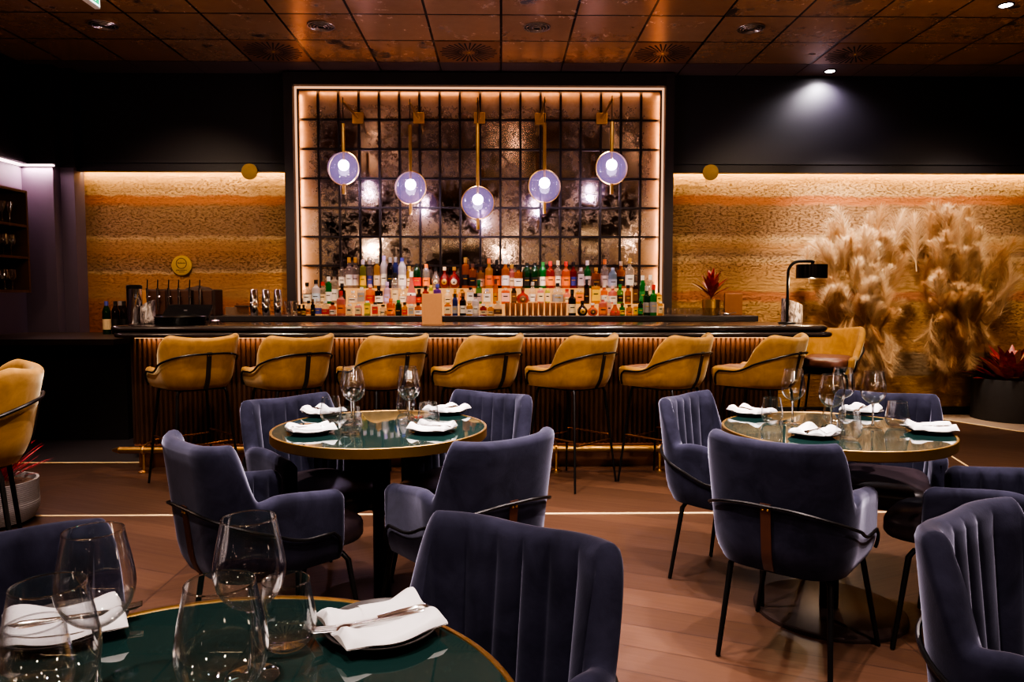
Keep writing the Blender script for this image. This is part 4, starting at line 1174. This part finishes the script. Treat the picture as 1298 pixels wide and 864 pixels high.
# ------------------------------------------------------------------ pampas arrangements
def pampas_mat(name, a, b):
    t = NT(name); o = t.obj(); nz = t.noise(o, 16, 3)
    c = t.mix(nz, (*a,1), (*b,1))
    d = t.n('ShaderNodeBsdfDiffuse'); t.l(c, d.inputs[0]); tl = t.n('ShaderNodeBsdfTranslucent'); t.l(c, tl.inputs[0])
    mx = t.n('ShaderNodeMixShader'); mx.inputs[0].default_value = .35; t.l(d.outputs[0], mx.inputs[1]); t.l(tl.outputs[0], mx.inputs[2])
    return t.done(mx.outputs[0])
PAM = [pampas_mat('pampas_cream',(.60,.44,.28),(.80,.64,.46)), pampas_mat('pampas_tan',(.46,.29,.16),(.64,.45,.27)), pampas_mat('pampas_rust',(.38,.20,.09),(.52,.31,.16))]
def plume(seed, L=.5, fat=.075, n=420, droop=.5):
    rn = random.Random(seed); m = M()
    axis = [Vector((0,0,0))]
    d = Vector((0,0,1)); sd = Vector((math.cos(seed),math.sin(seed),0))
    for k in range(12):
        d = (d+sd*droop*.02*k/3).normalized(); axis.append(axis[-1]+d*L/12)
    m.tube(axis, [.004*(1-.8*i/12)+.001 for i in range(13)], 5)
    for i in range(n):
        t = .12+.88*rn.random()**.85
        q = t*12; k = min(11,int(q)); p = axis[k].lerp(axis[k+1], q-k); ax = (axis[k+1]-axis[k]).normalized()
        a = rn.random()*2*PI; s1 = ax.orthogonal().normalized(); s2 = ax.cross(s1); out = s1*math.cos(a)+s2*math.sin(a)
        ln = 1.25*fat*(.22+1.15*math.sin(PI*min(1,t*.90+.08))**.8)*(.6+.8*rn.random())
        dr = (ax*1.35+out*(.55+.25*rn.random())).normalized(); w = .0010+.0010*rn.random()
        sd2 = dr.cross(out).normalized(); pts = []
        v = []; c = p
        for j in range(4):
            u = j/3; dd = (dr+out*.45*u+Vector((rn.uniform(-.3,.3),rn.uniform(-.3,.3),rn.uniform(-.45,.05)))*u).normalized()
            ww = w*(1-.75*u)
            v += [c-sd2*ww, c+sd2*ww]; c = c+dd*ln/3
        m.add(v, [(0,1,3,2),(2,3,5,4),(4,5,7,6)])
    return m
PM = []
for k in range(6):
    mm = plume(k+1, .52+.05*(k%3), .095+.015*(k%2), 520, .6+.3*(k%3))
    me = bpy.data.meshes.new('plume'); me.from_pydata(mm.v, [], mm.f); me.update()
    PM.append(me)
PMM = []
for k in range(6):
    row = []
    for q in range(3):
        me = PM[k].copy(); me.materials.append(PAM[q]); row.append(me)
    PMM.append(row)
def arrangement(lab, px, pyc, spec, seed, tone):
    c = on_y(px, pyc, 7.56)
    root = thing('pampas_arrangement', lab, 'dried grass', (c.x, 7.60, c.z))
    rn = random.Random(seed)
    m = M().sphere((0,.0,.0), .12, 16, 10, (.8,.5,2.2)); m.build('stem_bundle', PAM[2], root)
    for (tx, ty, sc, q, fwd) in spec:
        # tip in pixels -> wall plane, plume runs from near the core to the tip
        tip = on_y(tx, ty, 7.50-fwd)-Vector((c.x,7.60,c.z))
        dirn = tip.normalized()
        dirn = (Vector((dirn.x*.75+rn.uniform(-.28,.28), dirn.y, dirn.z+(.45 if tip.z > -.05 else -.5)))).normalized()
        L = min(.52*sc, max(.30, tip.length*.95))*rn.uniform(.85,1.1); base = tip-dirn*L
        base.y = min(-.02, tip.y*.75)
        o = bpy.data.objects.new('plume', PMM[rn.randrange(6)][q]); C.objects.link(o); o.parent = root
        o.rotation_mode = 'QUATERNION'
        dv = (tip-base)
        o.rotation_quaternion = dv.to_track_quat('Z','Y') @ Quaternion((0,0,1), rn.uniform(-.8,.8))
        s = dv.length/.55; o.scale = (sc*1.15, sc*1.15, max(s,.55)); o.location = base
    return root
rn = random.Random(5)
sp = [(1122,258,1.05,1,.1),(1140,272,1.0,0,.12),(1098,268,.9,0,.05),(1060,276,1.,0,.1),(1075,270,1.,0,.2),(1048,285,.95,0,.12),(1040,300,.95,0,.2),(1020,318,.75,0,.25),(1128,300,1.,1,.1),(1136,322,1.,1,.1),(1141,345,.9,1,.15),(1138,375,.9,1,.1),(1132,300,.8,2,.0)]
for k in range(34): sp.append((rn.uniform(1042,1126), rn.uniform(285,380), .72, rn.choice((0,0,0,1)), rn.uniform(.1,.32)))
for k in range(20): sp.append((rn.uniform(1044,1126), rn.uniform(375,440), .6, rn.choice((0,1,1,2)), rn.uniform(.1,.3)))
for k in range(22): sp.append((rn.uniform(1062,1136), rn.uniform(435,490), .72, rn.choice((0,1,1,1)), rn.uniform(.02,.22)))
for k in range(16): sp.append((rn.uniform(1048,1126), rn.uniform(328,372), .72, rn.choice((0,0,1)), rn.uniform(.12,.3)))
sp += [(1096,500,.8,2,.05),(1120,488,.8,1,.1),(1045,392,.65,2,.1),(1035,372,.65,2,.05),(1038,408,.6,2,.1)]
arrangement('tall cream pampas grass bouquet on the earth wall beside the black lamp', 1092, 402, sp, 2, 0)
sp = [(1190,254,1.1,1,.08),(1196,262,1.,0,.15),(1157,274,1.05,0,.05),(1172,268,1.,1,.1),(1219,268,1.0,0,.12),(1234,272,1.05,1,.05),(1250,300,1.0,0,.1),(1262,312,1.,1,.1),(1278,302,1.05,1,.05),(1287,338,1.1,0,.1),(1290,346,1.,0,.1),(1284,368,1.,0,.05),(1268,390,.9,1,.1),(1170,330,.8,2,.05),(1165,365,.7,2,.1),(1208,268,1.,1,.2)]
for k in range(34): sp.append((rn.uniform(1182,1266), rn.uniform(280,385), .75, rn.choice((0,1,1,1)), rn.uniform(.08,.30)))
for k in range(18): sp.append((rn.uniform(1178,1258), rn.uniform(380,435), .6, rn.choice((1,1,2,2)), rn.uniform(.1,.3)))
for k in range(20): sp.append((rn.uniform(1172,1248), rn.uniform(430,474), .7, rn.choice((1,1,2)), rn.uniform(.02,.2)))
for k in range(10): sp.append((rn.uniform(1184,1254), rn.uniform(335,380), .72, rn.choice((1,1,2)), rn.uniform(.12,.3)))
sp += [(1200,494,.75,2,.03),(1190,482,.75,1,.06),(1232,468,.8,1,.1),(1178,470,.7,1,.1)]
arrangement('tall tan pampas grass bouquet on the earth wall above the grey planter', 1212, 400, sp, 4, 1)

# ------------------------------------------------------------------ bar lamp
p = barpt(997.5,5.62)
lp = thing('table_lamp', 'black metal lamp with drum shade arching over the right end of the bar', 'lamp', p)
zt_ = on_y(997.5,331,5.62).z-BTOP
xs = on_y(1032,331,5.62).x-p[0]
pts = [(0,0,.004),(0,0,zt_-.09)]+[(.09-.09*math.cos(a),0,zt_-.09+.09*math.sin(a)) for a in [PI/2*k/8 for k in range(1,9)]]+[(xs-.02,0,zt_),(xs,0,zt_-.008)]
M().tube(pts, .0115, 12).build('stem', BLACK, lp)
M().lathe([(.0005,.012),(.06,.012),(.065,.008),(.065,.0005),(.0005,.0005)], n=32).build('foot', BLACK, lp, angle=40)
xs2 = on_y(1029,344,5.62).x-p[0]; z0s = on_y(1029,352.5,5.62).z-BTOP; z1s = on_y(1029,335.2,5.62).z-BTOP
rs = 19*5.62/FPX
SH = plain('lamp_shade_black', (.012,.009,.008), .18, .4, .1, 10)
M().lathe([(.0005,z1s),(rs,z1s),(rs,z0s),(rs-.003,z0s),(rs-.003,z1s-.004),(.0005,z1s-.004)], (xs2,0,0), 40).build('lamp_shade', SH, lp, angle=40)
M().tube([(xs2,0,z1s-.002),(xs2,0,z1s+.03)],.008,8).build('shade_mount', BLACK, lp)
M().sphere((xs2,0,z0s+.03), .028, 16, 10).build('bulb', emit('lamp_bulb',(1.,.72,.42),60), lp, label='glowing warm bulb')

# ------------------------------------------------------------------ pendants
def pend_glass():
    t = NT('smoked_globe')
    lw = t.n('ShaderNodeLayerWeight'); lw.inputs[0].default_value = .5
    f = lw.outputs['Facing']
    fac = t.math('ADD', t.math('MULTIPLY', t.math('POWER', f, 3.), .6), .05, clamp=True)
    tr = t.n('ShaderNodeBsdfTransparent'); t.l(t.mix(f, (.80,.72,.86,1), (.46,.38,.54,1)), tr.inputs[0])
    em = t.n('ShaderNodeEmission'); em.inputs[0].default_value = (.62,.44,.92,1); em.inputs[1].default_value = .17  # bulb-lit lavender haze put into the glass as emission
    ad = t.n('ShaderNodeAddShader'); t.l(tr.outputs[0], ad.inputs[0]); t.l(em.outputs[0], ad.inputs[1])
    gl_ = t.n('ShaderNodeBsdfGlossy'); gl_.inputs['Roughness'].default_value = .02
    mx = t.n('ShaderNodeMixShader'); t.l(fac, mx.inputs[0]); t.l(ad.outputs[0], mx.inputs[1]); t.l(gl_.outputs[0], mx.inputs[2])
    return t.done(mx.outputs[0])
PGL = pend_glass(); BULB = emit('pendant_bulb', (.93,.82,1.), 16)
pn = ['leftmost of five','second from left','lowest and central of five','second from right','rightmost of five']
def add_light(name, typ, loc, energy, col, rot=None, **kw):
    d = bpy.data.lights.new(name, typ); d.energy = energy; d.color = col
    for k, v in kw.items(): setattr(d, k, v)
    o = bpy.data.objects.new(name, d); C.objects.link(o); o.location = loc
    if rot: o.rotation_euler = rot
    return o
for i, (gx, gy, tx, ty, plx, ply, by) in enumerate([(435,213.5,434.5,129,454,150,246),(520.5,238,519.5,131,531,150,272),(605,257,605.3,129,608,150,291),(691,236,690.5,128,684.8,151,271),(776.3,213,776,126.5,762.6,150.5,246)]):
    pltp = on_y(plx,ply,7.575)
    Yt = 7.575*(pltp.z-EYE)/(on_y(tx,ty,7.575).z-EYE)
    tip = on_y(tx,ty,Yt); g = on_y(gx,gy,Yt)
    root = thing('pendant_light', 'smoked glass globe pendant on a brass arm from the mirror, %s' % pn[i], 'pendant light', (pltp.x,7.575,pltp.z), 0, 'globe pendants over the bar')
    o_ = Vector((pltp.x,7.575,pltp.z)); q = tip-o_; q.z = 0; gg = g-o_; gg.x = q.x
    M().rbox(-.055,.055,-.028,.02,-.055,.055,.003).build('wall_plate', BRASS, root, smooth=False)
    M().tube([(0,0,0),tuple(q)], .013, 12).build('arm', BRASS, root)
    M().tube([tuple(q+Vector((0,0,.04))),(q.x,q.y,q.z-.21)], .004, 8).build('cable', BLACK, root)
    rg = 20.3*Yt/FPX
    M().tube([(q.x,q.y,q.z-.20),(q.x,q.y,gg.z+rg)], .016, 12).build('rod', BRASS, root)
    zlow = on_y(gx,by,Yt).z-o_.z
    M().tube([(q.x,q.y,gg.z-rg+.01),(q.x,q.y,zlow)], .016, 12).build('finial', BRASS, root)
    gb = M().sphere((q.x,q.y,gg.z), rg*.985, 40, 24).build('globe', PGL, root, label='smoked lavender glass globe')
    rm = M().ring((0,0,0), rg, .0055, 'Y', 56, 8).move(Matrix.Rotation(R(-14 if i < 2 else (10 if i > 2 else 3)),4,'Z')).move(Matrix.Translation((q.x,q.y,gg.z)))
    rm.build('brass_hoop', BRASS, root)
    M().sphere((q.x,q.y,gg.z+.03), .050, 20, 12).build('bulb', BULB, root, label='bright white bulb')
    M().tube([(q.x,q.y,gg.z+.07),(q.x,q.y,gg.z+rg-.002)], .012, 10).build('lamp_holder', BRASS, root)

for o in [o for o in C.objects if o.name.startswith('globe')]:
    c = o.parent.location+sum((Vector(b) for b in o.bound_box), Vector())/8
    add_light('pendant_glow', 'POINT', (c.x,c.y-.02,c.z-.062), 7., (.92,.80,1.), shadow_soft_size=.025)
# wall discs and plaque
for i, (px, py) in enumerate(((316.5,217.5),(900.5,218.5))):
    p = on_y(px,py,7.54)
    o = thing('wall_light', 'round brass disc wall light at the cove, %s of the mirror' % ('left','right')[i], 'wall light', tuple(p))
    rd = 10*7.54/FPX
    M().lathe([(.0005,.0),(rd,.0),(rd,.010),(.0005,.012)], n=40).move(Matrix.Rotation(R(90),4,'X')).build('disc', plain('disc_brass',(.15,.095,.03),.45,.8), o, angle=40)
    M().tube([(0,.0,0),(0,.04,0)], .02, 12).build('mount', BRASS, o)
p = on_y(231,336.5,YE-.012)
o = thing('wall_plaque', 'round gold plaque with ring emblem on the earth wall above the beer taps', 'plaque', tuple(p))
rd = 12.6*YE/FPX
M().lathe([(.0005,.02),(rd*.94,.02),(rd,.014),(rd,.0),(.0005,.0)], n=48).move(Matrix.Rotation(R(90),4,'X')).build('disc', plain('plaque_gold',(.50,.34,.07),.45,.7,.1,30), o, angle=40)
INK = plain('engraving', (.07,.04,.012), .7)
M().ring((0,-.021,.022), rd*.50, .0032, 'Y', 48, 6).build('ring_emblem', INK, o)
m = M()   # worn engraved lettering, too small to spell: short strokes the length of each line
rn = random.Random(2)
def strokes(x0, x1, z, h):
    x = x0
    while x < x1:
        w = h*rn.uniform(.35,.8); m.box(x, x+w*.55, -.0225, -.020, z-h/2, z+h/2*rn.uniform(.4,1)); m.box(x, x+w, -.0225, -.020, z-h*.1, z+h*.12); x += w+h*.25
strokes(-rd*.34, rd*.36, .026, .016); strokes(-rd*.52, rd*.54, -.048, .014); strokes(-rd*.22, rd*.28, -.066, .010)
m.build('lettering', INK, o, smooth=False)

# ------------------------------------------------------------------ ceiling fittings
for i, k in enumerate((-4,-1,2,5)):
    o = thing('air_vent', 'dark starburst slotted air vent in the ceiling, %s from the left' % ordn[i], 'vent', ((k+.5)*TW, TY0+1.5*TW, CEIL), 0, 'starburst ceiling vents')
    M().box(-.285,.285,-.285,.285,-.004,.004).build('panel', plain('vent_panel',(.30,.15,.075),.35,.6), o, smooth=False)
    m = M()
    for q in range(32):
        a = 2*PI*(q+.5)/32; r0, r1 = (.06,.25) if q % 2 else (.09,.265)
        d = Vector((math.cos(a),math.sin(a),0)); s = Vector((-d.y,d.x,0))
        w0, w1 = .005, .0085
        v = [d*r0-s*w0, d*r1-s*w1, d*r1+s*w1, d*r0+s*w0]
        m.add([(x.x,x.y,-.0055) for x in v]+[(x.x,x.y,.001) for x in v], [(0,1,2,3),(4,7,6,5),(0,4,5,1),(1,5,6,2),(2,6,7,3),(3,7,4,0)])
    m.build('slots', plain('slot_black',(.004,.003,.003),.8), o, smooth=False)
    M().lathe([(.0005,-.014),(.014,-.012),(.016,-.004)], n=16).build('centre_screw', BRASS, o)
for i, k in enumerate((-6,-3,0,3)):
    o = thing('ceiling_diffuser', 'small round silver ceiling diffuser, %s from the left' % ordn[i], 'diffuser', ((k+.5)*TW, TY0+.42*TW, CEIL), 0, 'round ceiling diffusers')
    m = M()
    for r0 in (.11,.085,.06,.035): m.ring((0,0,-.006-.12*(.11-r0)), r0, .0055, 'Z', 36, 6)
    m.build('rings', plain('diffuser_silver',(.55,.47,.42),.25,.9), o)
    M().lathe([(.0005,-.004),(.105,-.004),(.108,.002)], n=36).build('throat', plain('throat_dark',(.02,.016,.015),.4,.5), o)
SPOTL = emit('spot_lens', (1.,.92,.95), 90)
for i, (px, py) in enumerate(((1052,90.5),(1275,7))):
    p = on_z(px,py,CEIL-.006)
    o = thing('spotlight', 'lit recessed ceiling spotlight %s' % ('by the dark wall above the pampas','at the top right corner')[i], 'spotlight', (p.x,p.y,CEIL))
    M().ring((0,0,-.003), .052, .007, 'Z', 32, 8).build('trim_ring', BLACK, o)
    M().lathe([(.0005,-.006),(.040,-.006),(.044,.001)], n=28).build('lens', SPOTL, o, label='bright white lens')
p = on_z(124,12,3.26)
ex = thing('exit_sign', 'white framed green exit sign hanging at the top left of the ceiling', 'exit sign', (p.x,p.y-.19,3.26))
M().rbox(-.02,.02,-.19,.19,0,.20,.004).build('case', plain('sign_case',(.75,.75,.75),.4), ex, smooth=False)
M().tube([(0,-.1,.2),(0,-.1,CEIL-3.26)], .006, 8).tube([(0,.1,.2),(0,.1,CEIL-3.26)], .006, 8).build('hanger', CHROME, ex)
t = NT('sign_white'); e = t.n('ShaderNodeEmission'); e.inputs[0].default_value=(.9,1,.95,1); e.inputs[1].default_value=1.6
SW = t.done(e.outputs[0])
for s in (-1,1):
    M().box(.0205*s-.0005,.0205*s+.0005,-.180,.180,.010,.190).build('border', SW, ex, smooth=False)
    pnl = M().box(.0215*s-.0005,.0215*s+.0005,-.168,.168,.022,.178).build('panel', emit('sign_green',(.0,.45,.20),1.2), ex, smooth=False, label='green panel with a white door and arrow')
    x = .0225*s
    mk = M().box(x-.0004,x+.0004,.06,.13,.035,.165).box(x-.0004,x+.0004,-.12,-.02,.09,.11)
    mk.add([(x,-.15,.10),(x,-.105,.14),(x,-.105,.06)], [(0,1,2)]); mk.build('pictogram', SW, pnl, smooth=False)

# ------------------------------------------------------------------ lights
def spot(loc, tgt, e, col=(1.,.86,.78), size=60, blend=.5, rad=.03):
    o = add_light('spot_or_fill', 'SPOT', loc, e, col, spot_size=R(size), spot_blend=blend, shadow_soft_size=rad)  # shared by real ceiling spots and added fill beams
    o.rotation_euler = (Vector(tgt)-Vector(loc)).to_track_quat('-Z','Y').to_euler(); return o
WH = (1.,.84,.80)
CZ = CEIL-.03
for x,y,tx,ty,tz,e in ((-.9,2.1,-.5,2.9,.7,330),(.2,3.5,-.35,3.0,.7,260),(-1.3,3.6,-.8,3.2,.6,260),(1.0,1.9,1.3,2.8,.7,300),(2.1,3.3,1.5,2.95,.7,300),(.6,3.6,1.0,3.1,.7,220),
                       (-1.0,.2,-.4,.9,.7,150),(.5,.2,0,1.1,.7,100),(1.7,.7,1.2,1.3,.6,110),(-.2,1.0,-.3,1.0,.7,150),(2.6,2.0,2.0,2.6,.5,160),(-2.3,3.0,-2.8,4.0,.3,110),(-.5,1.5,-.95,3.35,.65,170),(.1,1.6,0,3.45,.65,170),(1.35,1.6,1.85,3.45,.65,170)):  # closing entries are fill added for the rear chairs and left planter
    spot((x,y,CZ), (tx,ty,tz), e, WH, 66, .6)
for k in range(5): spot((-2.5+1.25*k,4.0,CZ), (-2.3+1.2*k,4.95,.9), 230, (1.,.80,.62), 56, .6)
# wall spot with its scallop on the dark wall, and an added fill spot for each bouquet
p = on_z(1052,90.5,CEIL)
spot((p.x,p.y-.0,CEIL-.03), (p.x-.02,p.y+.18,1.2), 52, (1.,.92,.95), 150, .75, .02)
spot((3.2,6.2,CZ), (3.7,7.5,1.5), 420, (1.,.86,.70), 60, 1.); spot((4.6,6.2,CZ), (4.75,7.5,1.6), 190, (1.,.82,.62), 60, 1.)
p = on_z(1275,7,CEIL); spot((p.x,p.y,CEIL-.03), (p.x,p.y,0), 90, (1.,.9,.88), 60)
# added warm fill on the front of the bottle display
for x in (-1.5,-.2,1.1): spot((x,6.15,CZ), (x,7.25,1.25), 190, (1.,.78,.55), 60, .7)
# cove washes
def area(loc, rot, e, col, sx, sy):
    return add_light('cove_light', 'AREA', loc, e, col, rot, shape='RECTANGLE', size=sx, size_y=sy)
area((-3.22,7.640,zc0+.01), (R(20),0,0), 19, (1.,.72,.42), 2.2, .03)
area((4.15,7.640,zc0+.01), (R(20),0,0), 38, (1.,.72,.42), 4.8, .03)
area((XL+.08,5.2,zc0+.01), (0,R(-8),0), 13, (1.,.66,.70), .03, 4.2)
area((-4.6,7.37,zc0+.01), (R(-10),0,0), 5, (1.,.66,.70), .3, .03)
spot((-3.0,5.6,CZ), (-3.2,7.7,1.3), 230, (1.,.74,.50), 70, .9, .1); spot((2.6,5.6,CZ), (2.9,7.7,1.2), 230, (1.,.74,.50), 75, .9, .1); spot((4.6,5.2,CZ), (4.7,7.7,.9), 190, (1.,.74,.50), 75, .9, .1)  # added wall-wash spots, apart from the cove, lifting the lower earth wall
# under the counter edge, washing down the flutes
area(((BX0+BX1)/2, BYF-.055, BTOP-.10), (R(14),0,0), 14, (1.,.60,.32), BX1-BX0-.2, .03)
# ceiling downlights out of view for mirror and glass, then added fill
for x, y in ((-2.4,-1.2),(0,-1.2),(2.4,-1.2),(3.9,1.4),(-3.2,1.2),(4.2,3.6)): spot((x,y,CZ), (x,y,0), 150, (1.,.82,.7), 80)
for x, y in ((-2.6,-.8),(.2,-1.6),(2.8,-.6),(4.6,2.6),(-3.6,3.4)): add_light('room_fill', 'POINT', (x,y,2.3), 26, (1.,.70,.50), shadow_soft_size=.09)  # unseen fill points without fixtures, added to lift the dim room
for x, y in ((-2.0,0),(-.2,0),(1.6,0),(3.6,0)): spot((x,6.25,1.0), (x,5.7,CEIL), 15, (1.,.78,.66), 150, .6, .05)  # upward fill added behind the bar to brighten the ceiling
add_light('lamp_glow', 'POINT', (lp.location.x+xs2, lp.location.y, BTOP+z0s-.03), 9, (1.,.70,.42), shadow_soft_size=.03)
for x0_, rot, sx_ in ((MX0+.03, R(-50), 1), (MX1-.03, R(50), 1)): area((x0_, 7.57, (MZ1+1.2)/2), (R(90),0,rot), 1.9, (1.,.52,.24), .03, MZ1-1.3)
area(((MX0+MX1)/2, 7.56, MZ1-.03), (R(35),0,0), 2.0, (1.,.52,.24), MX1-MX0-.2, .03)
w = bpy.data.worlds.new('world'); bpy.context.scene.world = w; w.use_nodes = True
w.node_tree.nodes['Background'].inputs[0].default_value = (.9,.65,.55,1); w.node_tree.nodes['Background'].inputs[1].default_value = .02

# ------------------------------------------------------------------ camera
cd = bpy.data.cameras.new('camera'); cam = bpy.data.objects.new('camera', cd); C.objects.link(cam)
cd.sensor_width = 36; cd.lens = FPX/1298*36; cd.clip_start = .02
cam.location = (0,0,EYE); cam.rotation_euler = (PI/2-PIT, 0, -YAW)
sc = bpy.context.scene; sc.camera = cam
sc.view_settings.view_transform = 'AgX'
try: sc.view_settings.look = 'AgX - High Contrast'
except Exception: pass
sc.view_settings.exposure = .55
try:
    cy = sc.cycles
    cy.max_bounces = 12; cy.transparent_max_bounces = 32; cy.transmission_bounces = 10; cy.glossy_bounces = 5; cy.diffuse_bounces = 4
    cy.sample_clamp_indirect = 6; cy.caustics_refractive = False; cy.caustics_reflective = False
except Exception: pass
